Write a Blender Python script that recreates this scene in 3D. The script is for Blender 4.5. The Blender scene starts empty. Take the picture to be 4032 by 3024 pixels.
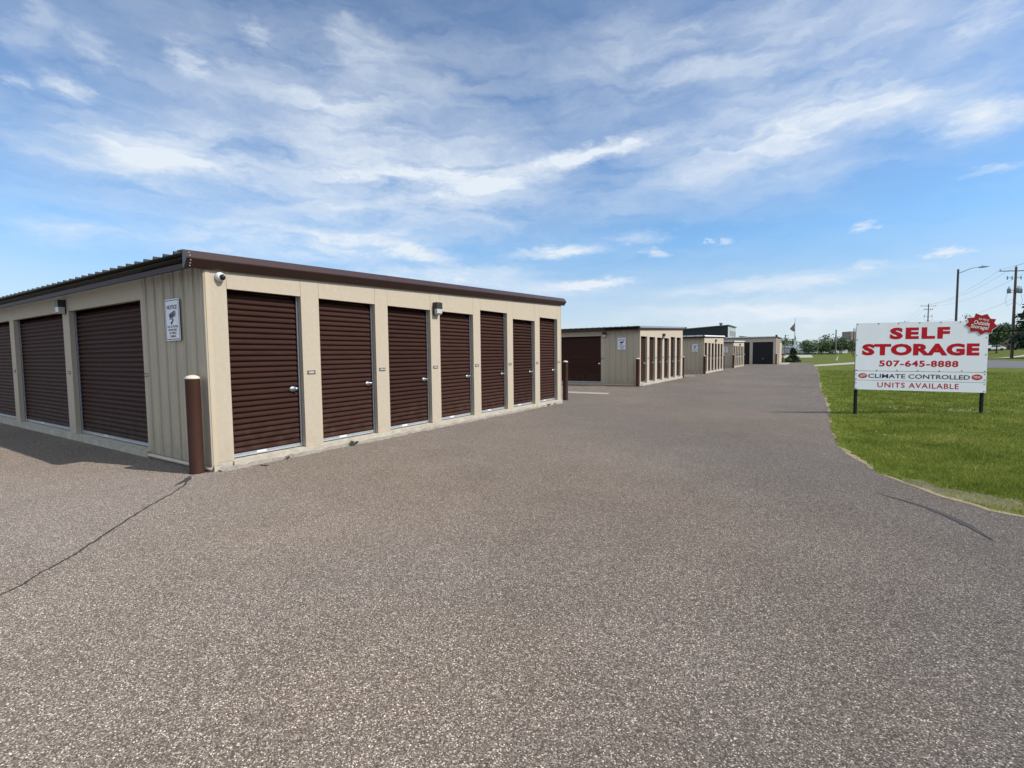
import bpy, bmesh, math, random
import numpy as np
from mathutils import Vector, Matrix, Quaternion
R = math.radians
random.seed(7); rng = np.random.default_rng(11)
scn = bpy.context.scene
col = scn.collection

# ------------------------------------------------------------------ camera
cd = bpy.data.cameras.new('camera'); cam = bpy.data.objects.new('camera', cd); col.objects.link(cam)
yaw, pit, rol = -0.5658, -0.0611, -0.0110
fw = Vector((math.sin(yaw)*math.cos(pit), math.cos(yaw)*math.cos(pit), math.sin(pit)))
rt = Vector((math.cos(yaw), -math.sin(yaw), 0)); up = rt.cross(fw)
r2 = rt*math.cos(rol)+up*math.sin(rol); u2 = -rt*math.sin(rol)+up*math.cos(rol)
M = Matrix((r2, u2, -fw)).transposed().to_4x4(); M.translation = Vector((7.141, -3.4209, 1.4858))
cam.matrix_world = M
cd.sensor_width = 36; cd.lens = 1904.2*36/4032; cd.clip_start = .05; cd.clip_end = 6000
scn.camera = cam
scn.render.resolution_x = 1024; scn.render.resolution_y = 768

# ------------------------------------------------------------------ sun and sky
SUN_EL = 46.0
sdir = Vector((math.cos(R(SUN_EL))*.967, math.cos(R(SUN_EL))*.255, math.sin(R(SUN_EL)))).normalized()
ld = bpy.data.lights.new('sun', 'SUN'); sun = bpy.data.objects.new('sun', ld); col.objects.link(sun)
ld.energy = 4.2; ld.angle = R(.53); ld.color = (1, .955, .88)
sun.rotation_euler = sdir.to_track_quat('Z', 'Y').to_euler(); sun.location = (20, 10, 30)
w = bpy.data.worlds.new('World'); scn.world = w; w.use_nodes = True
nt = w.node_tree; nt.nodes.clear(); N = nt.nodes; LK = nt.links
def nd(t, **k):
    n = N.new(t)
    for a, b in k.items(): setattr(n, a, b)
    return n
def vm(op, a, b=None):
    n = nd('ShaderNodeVectorMath', operation=op)
    for i, q in enumerate((a, b)):
        if q is None: continue
        if isinstance(q, (tuple, list)): n.inputs[i].default_value = q
        else: LK.new(q, n.inputs[i])
    return n
def mt(op, a, b=None, clamp=False):
    n = nd('ShaderNodeMath', operation=op, use_clamp=clamp)
    for i, q in enumerate((a, b)):
        if q is None: continue
        if isinstance(q, (int, float)): n.inputs[i].default_value = q
        else: LK.new(q, n.inputs[i])
    return n.outputs[0]
out = nd('ShaderNodeOutputWorld'); bg = nd('ShaderNodeBackground'); bg.inputs[1].default_value = .15
LK.new(bg.outputs[0], out.inputs[0])
sky = nd('ShaderNodeTexSky', sky_type='NISHITA', sun_disc=False, sun_elevation=R(SUN_EL), sun_rotation=math.atan2(sdir.x, sdir.y))
sky.air_density = 1.0; sky.dust_density = .25; sky.ozone_density = 2.0; sky.altitude = 600
tc = nd('ShaderNodeTexCoord'); sep = nd('ShaderNodeSeparateXYZ'); LK.new(tc.outputs['Generated'], sep.inputs[0])
az = mt('MULTIPLY', mt('ARCTAN2', sep.outputs[0], sep.outputs[1]), 57.2958)
el = mt('MULTIPLY', mt('ARCSINE', sep.outputs[2]), 57.2958)
cmb = nd('ShaderNodeCombineXYZ'); LK.new(az, cmb.inputs[0]); LK.new(el, cmb.inputs[1]); ae = cmb.outputs[0]
def noise(vec, scale, detail=6, rough=.6, dist=0.):
    n = nd('ShaderNodeTexNoise'); n.inputs['Scale'].default_value = scale; n.inputs['Detail'].default_value = detail
    n.inputs['Roughness'].default_value = rough; n.inputs['Distortion'].default_value = dist; LK.new(vec, n.inputs['Vector']); return n
# warp the coordinates so that cloud edges are feathered
wn = noise(vm('MULTIPLY', ae, (1, 2.2, 1)).outputs[0], .16, 5, .6)
wp = vm('MULTIPLY', vm('SUBTRACT', wn.outputs['Color'], (.5, .5, .5)).outputs[0], (9, 4.5, 0)).outputs[0]
wq = vm('ADD', ae, wp).outputs[0]
wn2 = noise(vm('MULTIPLY', ae, (1, 2.5, 1)).outputs[0], .7, 5, .62)
wp2 = vm('MULTIPLY', vm('SUBTRACT', wn2.outputs['Color'], (.5, .5, .5)).outputs[0], (4.0, 1.5, 0)).outputs[0]
ws = vm('ADD', ae, wp2).outputs[0]
BL = [(-38.1, 19.2, 3.3, 8.19, 1.5, 0.5), (-21.8, 21.9, 8.5, 8.93, 0.78, 0.85), (10.8, 18.4, -0.9, 4.6, 1.2, 0.8), (4.1, 22.6, -30.7, 5.2, 1.6, 0.35), (-3.0, 20.0, 3.7, 20.32, 5.16, 0.55), (-3.3, 21.2, -1.6, 12.14, 2.49, 0.35), (-68.8, 18.5, 7.9, 10.87, 2.74, 0.45), (-55.3, 16.8, 3.7, 28.25, 5.99, 0.30), (-55.1, 11.9, 1.7, 16.31, 1.43, 0.6), (-43.4, 11.6, -10.6, 6.17, 0.82, 0.75), (-27.3, 11.6, 2.2, 7.34, 0.56, 0.9), (-22.4, 8.0, 1.1, 5.77, 0.47, 0.7), (-31.5, 7.8, -2.4, 14.35, 0.85, 0.4), (-17.3, 12.8, 0.1, 4.52, 0.54, 0.5), (-73.7, 22.1, -9.1, 2.28, 0.55, 0.75), (-76.9, 21.4, 8.6, 0.94, 0.54, 0.5), (-72.0, 25.4, -26.2, 2.0, 1.21, 0.35), (-65.2, 26.6, -13.9, 1.9, 0.96, 0.4), (-58.9, 29.7, -23.5, 1.8, 0.76, 0.35), (-52.0, 25.0, -2.7, 15.46, 6.53, 0.25), (-49.0, 30.5, -22.6, 4.36, 2.66, 0.35), (-8.5, 28.5, -5.0, 26.84, 5.02, 0.38), (11.2, 25.5, 1.3, 2.58, 0.95, 0.5), (-1.9, 4.1, -0.3, 20.32, 1.59, 0.45), (3.4, 11.6, 3.1, 1.48, 0.34, 0.85), (-10.4, 11.9, 0.5, 0.46, 0.24, 0.9), (-8.8, 11.7, -0.1, 0.97, 0.33, 0.6), (-15.8, 11.0, -11.0, 1.57, 0.39, 0.8), (9.3, 8.4, -0.5, 1.88, 0.32, 0.7), (3.5, 8.1, 7.2, 1.96, 0.35, 0.5), (-73.8, 10.7, 5.0, 5.02, 1.02, 0.45), (11.6, 14.5, 1.3, 2.61, 0.33, 0.45), (-73.7, 21.1, 3.1, 4.45, 2.18, 0.25), (-75.6, 25.3, -21.9, 2.16, 2.12, 0.25), (-34.6, 17.9, -5.7, 22.45, 4.41, 0.15)]
# broad veil in view, then unseen cloud banks added as white fill light
BL += [(-48, 21, 0, 40, 12, .36), (10, 30, 0, 30, 7, .15), (105, 40, 0, 85, 34, 1.0), (-165, 40, 0, 75, 34, 1.0), (-120, 40, 0, 30, 30, .5)]
BL += [(-29.5, 20.3, 9, 8, 1.1, .5), (-40, 9.3, 1, 14, .8, .6), (-5, 7, 2, 14, .7, .45)]
for k in range(14):
    a = 30+k*19+random.uniform(-5, 5); BL.append((a if a < 180 else a-360, random.uniform(8, 40), random.uniform(-20, 20), random.uniform(10, 22), random.uniform(2, 5), random.uniform(.3, .6)))
cov = None
for (a0, e0, th, L_, W_, s) in BL:
    big = W_ > 1.5
    v = vm('SUBTRACT', wq if big else ws, (a0, e0, 0)).outputs[0]
    c_, s_ = math.cos(R(th)), math.sin(R(th)); L2 = L_*1.25; W2 = W_*(1.5 if big else 1.9)
    d1 = vm('DOT_PRODUCT', v, (c_/L2, s_/L2, 0)).outputs['Value']; d2 = vm('DOT_PRODUCT', v, (-s_/W2, c_/W2, 0)).outputs['Value']
    rr = mt('SQRT', mt('ADD', mt('MULTIPLY', d1, d1), mt('MULTIPLY', d2, d2)))
    mr = nd('ShaderNodeMapRange', interpolation_type='SMOOTHERSTEP'); LK.new(rr, mr.inputs[0])
    for i, q in enumerate((1., .0, 0., s)): mr.inputs[i+1].default_value = q
    cov = mr.outputs[0] if cov is None else mt('ADD', cov, mr.outputs[0])
# wisps: noise stretched along the streaks
mp = nd('ShaderNodeMapping'); mp.inputs['Rotation'].default_value = (0, 0, R(-9)); mp.inputs['Scale'].default_value = (.24, 1.25, 1); LK.new(wq, mp.inputs[0])
f1 = noise(mp.outputs[0], .34, 8, .54, .2).outputs['Fac']
f2 = noise(vm('MULTIPLY', ae, (1, 1.6, 1)).outputs[0], .13, 4, .55, .2).outputs['Fac']
f3 = noise(vm('MULTIPLY', ws, (1, 1.5, 1)).outputs[0], .9, 7, .65, .1).outputs['Fac']
fac = mt('ADD', mt('MULTIPLY', f1, 2.8), mt('ADD', mt('MULTIPLY', f2, .7), mt('MULTIPLY', f3, .3)))
fac = mt('SUBTRACT', fac, 1.02)          # around .9 on average
cl = mt('MULTIPLY', cov, fac)
cl = mt('ADD', cl, mt('MULTIPLY', mt('SUBTRACT', fac, .75), .12))
hz = nd('ShaderNodeMapRange', interpolation_type='SMOOTHSTEP'); LK.new(el, hz.inputs[0])
for i, q in enumerate((14., -2., 0., .84)): hz.inputs[i+1].default_value = q
cl = mt('ADD', cl, hz.outputs[0])
ez = nd('ShaderNodeMapRange', interpolation_type='SMOOTHSTEP'); LK.new(el, ez.inputs[0])
for i, q in enumerate((40., 65., 0., .55)): ez.inputs[i+1].default_value = q
cl = mt('ADD', cl, ez.outputs[0])  # unseen cloud overhead, added for whiter fill light
cm = nd('ShaderNodeMapRange', interpolation_type='LINEAR'); LK.new(cl, cm.inputs[0])
for i, q in enumerate((.0, 1.05, .0, .97)): cm.inputs[i+1].default_value = q
skc = nd('ShaderNodeMix', data_type='RGBA', blend_type='MULTIPLY'); skc.inputs['Factor'].default_value = 1
LK.new(sky.outputs[0], skc.inputs['A'])
tr = nd('ShaderNodeValToRGB'); te = nd('ShaderNodeMapRange'); LK.new(el, te.inputs[0]); te.inputs[1].default_value = 0; te.inputs[2].default_value = 40; LK.new(te.outputs[0], tr.inputs[0])
re_ = tr.color_ramp.elements; re_[0].position = 0; re_[0].color = (.35, .47, .60, 1); re_[1].position = 1; re_[1].color = (1.0, 1.0, 1.0, 1)
for p_, c_ in ((.10, (.45, .61, .76)), (.30, (.70, .93, 1.05)), (.6, (1.0, 1.05, 1.08))):
    q_ = re_.new(p_); q_.color = (*c_, 1)
LK.new(tr.outputs[0], skc.inputs['B'])
mx = nd('ShaderNodeMix', data_type='RGBA'); LK.new(cm.outputs[0], mx.inputs['Factor']); LK.new(skc.outputs['Result'], mx.inputs['A'])
mx.inputs['B'].default_value = (5.0, 5.45, 5.95, 1)
LK.new(mx.outputs['Result'], bg.inputs[0])
vs = scn.view_settings; vs.view_transform = 'Standard'; vs.look = 'None'; vs.exposure = .10; vs.gamma = 1
scn.render.engine = 'CYCLES'

# ------------------------------------------------------------------ materials
def material(name, c, rough=.6, metal=0., var=.0, vscale=3., bump=0., bscale=60., stretch=(1, 1, 1), c2=None, spec=.5):
    m = bpy.data.materials.new(name); m.use_nodes = True; t = m.node_tree; b = t.nodes['Principled BSDF']
    b.inputs['Base Color'].default_value = (*c, 1); b.inputs['Roughness'].default_value = rough; b.inputs['Metallic'].default_value = metal
    b.inputs['Specular IOR Level'].default_value = spec
    tc = t.nodes.new('ShaderNodeTexCoord'); mpn = t.nodes.new('ShaderNodeMapping'); t.links.new(tc.outputs['Object'], mpn.inputs[0]); mpn.inputs['Scale'].default_value = stretch
    if var or c2:
        n = t.nodes.new('ShaderNodeTexNoise'); n.inputs['Scale'].default_value = vscale; n.inputs['Detail'].default_value = 6; n.inputs['Roughness'].default_value = .65
        t.links.new(mpn.outputs[0], n.inputs['Vector'])
        mr = t.nodes.new('ShaderNodeMapRange'); mr.inputs[1].default_value = .32; mr.inputs[2].default_value = .68; t.links.new(n.outputs['Fac'], mr.inputs[0])
        mi = t.nodes.new('ShaderNodeMix'); mi.data_type = 'RGBA'
        a = c2 if c2 else tuple(x*(1-var) for x in c); bb = c if c2 else tuple(min(1, x*(1+var)) for x in c)
        mi.inputs['A'].default_value = (*a, 1); mi.inputs['B'].default_value = (*bb, 1); t.links.new(mr.outputs[0], mi.inputs['Factor']); t.links.new(mi.outputs['Result'], b.inputs['Base Color'])
    if bump:
        n2 = t.nodes.new('ShaderNodeTexNoise'); n2.inputs['Scale'].default_value = bscale; n2.inputs['Detail'].default_value = 3; t.links.new(tc.outputs['Object'], n2.inputs['Vector'])
        bp = t.nodes.new('ShaderNodeBump'); bp.inputs['Strength'].default_value = bump; bp.inputs['Distance'].default_value = .01; t.links.new(n2.outputs['Fac'], bp.inputs['Height']); t.links.new(bp.outputs[0], b.inputs['Normal'])
    return m
m_stucco = material('tan_panel', (.51, .43, .325), .75, var=.05, vscale=14, bump=.5, bscale=160)
m_ribbed = material('ribbed_tan', (.50, .425, .315), .55, var=.10, vscale=2.2, stretch=(6, 6, .5), c2=(.43, .37, .28), spec=.2)
m_trim = material('tan_trim', (.54, .44, .32), .5, var=.03)
m_brown = material('brown_trim', (.052, .027, .021), .5, var=.12, vscale=4, spec=.15)
m_rake = material('brown_rake', (.044, .019, .014), .32, var=.12, vscale=4, spec=.7)
m_door = material('brown_door', (.076, .037, .029), .6, var=.12, vscale=3, stretch=(1, 1, 6), spec=.05)
m_bollard = material('brown_sleeve', (.043, .017, .011), .6, var=.15, vscale=6, stretch=(1, 1, .4), c2=(.056, .023, .015), spec=.2)
m_cream = material('cream', (.62, .56, .45), .6, var=.12, vscale=20)
m_galv = material('galvanised', (.55, .57, .60), .35, metal=.6, var=.15, vscale=30)
m_rivet_glint = material('rivet_and_glint', (.74, .74, .73), .5, var=.1, vscale=8)  # rivets, and sun reflection coloured onto far eaves and rakes
m_roof = material('roof_sheet', (.030, .033, .028), .6, var=.15, vscale=3, spec=.2)
m_concrete = material('concrete', (.47, .42, .34), .9, var=.18, vscale=7, bump=.6, bscale=50)
m_crumble = material('crumbled_concrete', (.34, .30, .25), .95, c2=(.19, .17, .145), vscale=22, bump=.8, bscale=90)
m_chrome = material('chrome', (.75, .76, .78), .12, metal=1.)
m_black = material('black_plastic_and_shade', (.012, .012, .014), .4)
m_bronze = material('dark_bronze', (.028, .022, .019), .45)
m_glassy = material('black_glass', (.006, .006, .008), .05, spec=.9)
m_white = material('white_plastic', (.72, .72, .72), .4)
m_lens = material('lamp_lens', (.50, .50, .46), .25, var=.2, vscale=25, stretch=(8, 8, 1))
m_signwhite = material('sign_white', (.80, .82, .86), .45, var=.03, vscale=2)
m_red = material('sign_red', (.47, .006, .016), .6, spec=.15)
m_darkred = material('notice_red', (.14, .012, .02), .5)
m_starred = material('badge_red', (.34, .012, .014), .6, spec=.15)
m_ink = material('sign_black', (.012, .012, .016), .5)
m_post = material('green_post', (.010, .017, .016), .7, var=.2, spec=.15)
m_bolt = material('bolt_head', (.16, .165, .18), .5, metal=.5)
m_sticker = material('white_sticker', (.75, .75, .73), .5, var=.1, vscale=60)
m_plate = material('brown_plate', (.075, .045, .032), .5)
m_charcoal = material('charcoal_door', (.028, .026, .029), .65, var=.1, spec=.1)
m_navy = material('navy_siding', (.018, .023, .034), .6, var=.1)
m_palewall = material('pale_wall', (.40, .42, .42), .7, var=.06)
m_green = material('green_trim', (.10, .16, .13), .5)
m_brick = material('brown_brick', (.26, .19, .14), .9, var=.15, vscale=5)
m_brick2 = material('tan_brick', (.22, .165, .125), .9, var=.12, vscale=2)
m_wood = material('weathered_wood', (.15, .088, .062), .85, var=.3, vscale=2, stretch=(4, 4, .5))
m_woodgrey = material('grey_wood', (.17, .15, .14), .85, var=.2, vscale=2, stretch=(4, 4, .5))
m_lampost = material('brown_lamp_post', (.07, .055, .05), .5)
m_greymetal = material('grey_metal', (.20, .22, .24), .45, metal=.3)
m_wire = material('wire', (.05, .05, .055), .6)
m_whitepaint = material('white_paint', (.72, .74, .76), .6, var=.05)
m_greywall = material('grey_wall', (.22, .26, .30), .7, var=.12, vscale=.4)
m_lightgrey = material('light_grey_wall', (.36, .38, .41), .7, var=.08, vscale=.3)
m_silo = material('silo_concrete', (.30, .25, .215), .9, var=.08, vscale=.3)
m_window = material('window_glass', (.02, .025, .035), .1)
m_road = material('road_asphalt', (.105, .105, .11), .9, var=.12, vscale=.3)
m_path = material('pale_concrete', (.36, .335, .29), .9, var=.12, vscale=.8)
m_tar = material('tar', (.040, .038, .038), .75, var=.2, vscale=15, bump=.3, bscale=80)
m_crack = material('crack_dark', (.035, .031, .029), .95, var=.3, vscale=30)
m_bark = material('bark', (.07, .055, .045), .95, var=.3, vscale=4)
m_leaf = [material('leaf_%d' % i, c, .6, var=.45, vscale=s) for i, (c, s) in enumerate([((.085, .135, .036), 1.1), ((.055, .095, .026), .9), ((.024, .050, .022), 1.5), ((.095, .14, .058), 1.6)])]
m_flagred = material('flag_red', (.22, .09, .09), .8, var=.4, vscale=3, c2=(.36, .33, .34))
m_flagblue = material('flag_blue', (.16, .18, .24), .8)
m_carpaint = material('white_car_paint', (.75, .75, .77), .2)
m_tyre = material('tyre', (.02, .02, .02), .8)

def add_random(m, amp):       # every copy of the part has faded a little differently
    t = m.node_tree; b = t.nodes['Principled BSDF']; src = b.inputs['Base Color'].links[0].from_socket
    oi = t.nodes.new('ShaderNodeObjectInfo'); mr = t.nodes.new('ShaderNodeMapRange'); mr.inputs[3].default_value = 1-amp; mr.inputs[4].default_value = 1+amp; t.links.new(oi.outputs['Random'], mr.inputs[0])
    sc = t.nodes.new('ShaderNodeVectorMath'); sc.operation = 'SCALE'; t.links.new(src, sc.inputs[0]); t.links.new(mr.outputs[0], sc.inputs['Scale']); t.links.new(sc.outputs[0], b.inputs['Base Color'])
add_random(m_door, .14)
def stain(m, z0, z1, color, stretch, amount):     # grime that has settled between the heights z0 (most) and z1 (none), broken up by noise
    t = m.node_tree; n = t.nodes; l = t.links; b = n['Principled BSDF']; src = b.inputs['Base Color'].links[0].from_socket
    tc = n.new('ShaderNodeTexCoord'); sp = n.new('ShaderNodeSeparateXYZ'); l.new(tc.outputs['Object'], sp.inputs[0]); mr = n.new('ShaderNodeMapRange'); mr.interpolation_type = 'SMOOTHSTEP'
    l.new(sp.outputs[2], mr.inputs[0]); mr.inputs[1].default_value = z0; mr.inputs[2].default_value = z1; mr.inputs[3].default_value = 1; mr.inputs[4].default_value = 0
    mp = n.new('ShaderNodeMapping'); mp.inputs['Scale'].default_value = stretch; l.new(tc.outputs['Object'], mp.inputs[0]); q = n.new('ShaderNodeTexNoise'); q.inputs['Scale'].default_value = 3; q.inputs['Detail'].default_value = 6; l.new(mp.outputs[0], q.inputs['Vector'])
    m2 = n.new('ShaderNodeMapRange'); m2.inputs[1].default_value = .42; m2.inputs[2].default_value = .72; l.new(q.outputs['Fac'], m2.inputs[0])
    mu = n.new('ShaderNodeMath'); mu.operation = 'MULTIPLY'; l.new(mr.outputs[0], mu.inputs[0]); l.new(m2.outputs[0], mu.inputs[1]); m3 = n.new('ShaderNodeMath'); m3.operation = 'MULTIPLY'; m3.inputs[1].default_value = amount; l.new(mu.outputs[0], m3.inputs[0])
    mi = n.new('ShaderNodeMix'); mi.data_type = 'RGBA'; l.new(m3.outputs[0], mi.inputs['Factor']); l.new(src, mi.inputs['A']); mi.inputs['B'].default_value = (*color, 1); l.new(mi.outputs['Result'], b.inputs['Base Color'])
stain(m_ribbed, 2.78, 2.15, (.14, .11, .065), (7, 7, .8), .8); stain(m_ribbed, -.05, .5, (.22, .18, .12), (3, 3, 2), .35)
stain(m_stucco, 0, .45, (.30, .24, .16), (2.5, 2.5, 1.6), .22); stain(m_stucco, 2.9, 2.3, (.36, .30, .21), (6, 6, .6), .15)
stain(m_door, .05, .75, (.16, .11, .08), (2, 2, 2), .35)
def asphalt():
    m = bpy.data.materials.new('chip_asphalt'); m.use_nodes = True; t = m.node_tree; b = t.nodes['Principled BSDF']; n = t.nodes; l = t.links
    tc = n.new('ShaderNodeTexCoord'); o = tc.outputs['Object']
    def vor(scale):
        v = n.new('ShaderNodeTexVoronoi'); v.inputs['Scale'].default_value = scale; v.inputs['Randomness'].default_value = 1; l.new(o, v.inputs['Vector']); return v
    v1 = vor(195); v2 = vor(85)
    s1 = n.new('ShaderNodeSeparateColor'); l.new(v1.outputs['Color'], s1.inputs[0])
    r1 = n.new('ShaderNodeValToRGB'); l.new(s1.outputs[0], r1.inputs[0]); e = r1.color_ramp.elements
    e[0].position = 0; e[0].color = (.060, .051, .046, 1); e[1].position = 1; e[1].color = (.62, .57, .51, 1)
    for p, c in ((.38, (.102, .089, .080)), (.64, (.165, .146, .131)), (.84, (.245, .217, .192)), (.95, (.375, .34, .30))):
        q = e.new(p); q.color = (*c, 1)
    # hue of single stones: some reddish, some bluish
    hs = n.new('ShaderNodeMix'); hs.data_type = 'RGBA'; hs.inputs['A'].default_value = (1.06, .99, .92, 1); hs.inputs['B'].default_value = (1.0, .985, .98, 1); l.new(s1.outputs[1], hs.inputs['Factor'])
    mu = n.new('ShaderNodeMix'); mu.data_type = 'RGBA'; mu.blend_type = 'MULTIPLY'; mu.inputs['Factor'].default_value = .8; l.new(r1.outputs[0], mu.inputs['A']); l.new(hs.outputs['Result'], mu.inputs['B'])
    # sparse large pale pebbles
    s2 = n.new('ShaderNodeSeparateColor'); l.new(v2.outputs['Color'], s2.inputs[0])
    gt = n.new('ShaderNodeMath'); gt.operation = 'GREATER_THAN'; gt.inputs[1].default_value = .965; l.new(s2.outputs[0], gt.inputs[0])
    lt = n.new('ShaderNodeMath'); lt.operation = 'LESS_THAN'; lt.inputs[1].default_value = .33; l.new(v2.outputs['Distance'], lt.inputs[0])
    an = n.new('ShaderNodeMath'); an.operation = 'MULTIPLY'; l.new(gt.outputs[0], an.inputs[0]); l.new(lt.outputs[0], an.inputs[1])
    m2 = n.new('ShaderNodeMix'); m2.data_type = 'RGBA'; l.new(an.outputs[0], m2.inputs['Factor']); l.new(mu.outputs['Result'], m2.inputs['A']); m2.inputs['B'].default_value = (.62, .56, .48, 1)
    # wear: broad tonal patches
    def nz(scale, det, lo, hi):
        q = n.new('ShaderNodeTexNoise'); q.inputs['Scale'].default_value = scale; q.inputs['Detail'].default_value = det; l.new(o, q.inputs['Vector'])
        r = n.new('ShaderNodeMapRange'); r.inputs[1].default_value = .3; r.inputs[2].default_value = .7; r.inputs[3].default_value = lo; r.inputs[4].default_value = hi; l.new(q.outputs['Fac'], r.inputs[0]); return r.outputs[0]
    a1 = nz(.22, 5, .86, 1.12); a2 = nz(26, 3, .90, 1.10); a3 = nz(1.3, 4, .94, 1.06)
    p1 = n.new('ShaderNodeMath'); p1.operation = 'MULTIPLY'; l.new(a1, p1.inputs[0]); l.new(a2, p1.inputs[1])
    p2 = n.new('ShaderNodeMath'); p2.operation = 'MULTIPLY'; l.new(p1.outputs[0], p2.inputs[0]); l.new(a3, p2.inputs[1])
    vmn = n.new('ShaderNodeVectorMath'); vmn.operation = 'SCALE'; l.new(m2.outputs['Result'], vmn.inputs[0]); l.new(p2.outputs[0], vmn.inputs['Scale'])
    hn = n.new('ShaderNodeTexNoise'); hn.inputs['Scale'].default_value = .16; hn.inputs['Detail'].default_value = 3; l.new(o, hn.inputs['Vector'])
    hr = n.new('ShaderNodeMapRange'); hr.inputs[1].default_value = .38; hr.inputs[2].default_value = .62; l.new(hn.outputs['Fac'], hr.inputs[0])
    hm = n.new('ShaderNodeMix'); hm.data_type = 'RGBA'; hm.inputs['A'].default_value = (1.13, 1.05, .97, 1); hm.inputs['B'].default_value = (1.02, 1.01, 1.01, 1); l.new(hr.outputs[0], hm.inputs['Factor'])
    hx = n.new('ShaderNodeMix'); hx.data_type = 'RGBA'; hx.blend_type = 'MULTIPLY'; hx.inputs['Factor'].default_value = 1; l.new(vmn.outputs[0], hx.inputs['A']); l.new(hm.outputs['Result'], hx.inputs['B'])
    l.new(hx.outputs['Result'], b.inputs['Base Color']); b.inputs['Roughness'].default_value = .8; b.inputs['Specular IOR Level'].default_value = .15; b.inputs['Diffuse Roughness'].default_value = 1
    bp = n.new('ShaderNodeBump'); bp.inputs['Strength'].default_value = .55; bp.inputs['Distance'].default_value = .004; bp.invert = True; l.new(v1.outputs['Distance'], bp.inputs['Height']); l.new(bp.outputs[0], b.inputs['Normal'])
    return m
def grass_mat(name, blades=False):
    m = bpy.data.materials.new(name); m.use_nodes = True; t = m.node_tree; b = t.nodes['Principled BSDF']; n = t.nodes; l = t.links
    tc = n.new('ShaderNodeTexCoord'); o = tc.outputs['Object']
    q = n.new('ShaderNodeTexNoise'); q.inputs['Scale'].default_value = .8; q.inputs['Detail'].default_value = 8; q.inputs['Roughness'].default_value = .75; l.new(o, q.inputs['Vector'])
    r = n.new('ShaderNodeValToRGB'); l.new(q.outputs['Fac'], r.inputs[0]); e = r.color_ramp.elements
    e[0].position = .3; e[0].color = (.10, .145, .018, 1) if blades else (.062, .080, .017, 1); e[1].position = .72; e[1].color = (.37, .37, .10, 1) if blades else (.155, .165, .046, 1)
    x = e.new(.5); x.color = (.20, .245, .040, 1) if blades else (.105, .128, .027, 1)
    if blades:
        q2 = n.new('ShaderNodeAttribute'); q2.attribute_name = 'tone'; fac = q2.outputs['Fac']
    else:
        q2 = n.new('ShaderNodeTexNoise'); q2.inputs['Scale'].default_value = 14; q2.inputs['Detail'].default_value = 4; l.new(o, q2.inputs['Vector']); fac = q2.outputs['Fac']
    mr = n.new('ShaderNodeMapRange'); mr.inputs[1].default_value = 0 if blades else .3; mr.inputs[2].default_value = 1 if blades else .7; mr.clamp = False; mr.inputs[3].default_value = .55; mr.inputs[4].default_value = 1.45; l.new(fac, mr.inputs[0])
    s = n.new('ShaderNodeVectorMath'); s.operation = 'SCALE'; l.new(r.outputs[0], s.inputs[0]); l.new(mr.outputs[0], s.inputs['Scale'])
    l.new(s.outputs[0], b.inputs['Base Color']); b.inputs['Roughness'].default_value = .8; b.inputs['Specular IOR Level'].default_value = .2 if blades else .02
    if blades:
        tr = n.new('ShaderNodeBsdfTranslucent'); l.new(s.outputs[0], tr.inputs[0]); ms = n.new('ShaderNodeMixShader'); ms.inputs[0].default_value = .35
        l.new(b.outputs[0], ms.inputs[1]); l.new(tr.outputs[0], ms.inputs[2]); l.new(ms.outputs[0], n['Material Output'].inputs[0])
    return m
m_asphalt = asphalt(); m_grass = grass_mat('lawn'); m_blade = grass_mat('grass_blade', True)
m_dirt = material('dry_soil', (.36, .29, .20), .95, c2=(.22, .17, .10), vscale=9, bump=.8, bscale=70)
m_bare = material('bare_soil', (.20, .165, .115), .95, c2=(.10, .095, .045), vscale=6, bump=.8, bscale=70)

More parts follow.
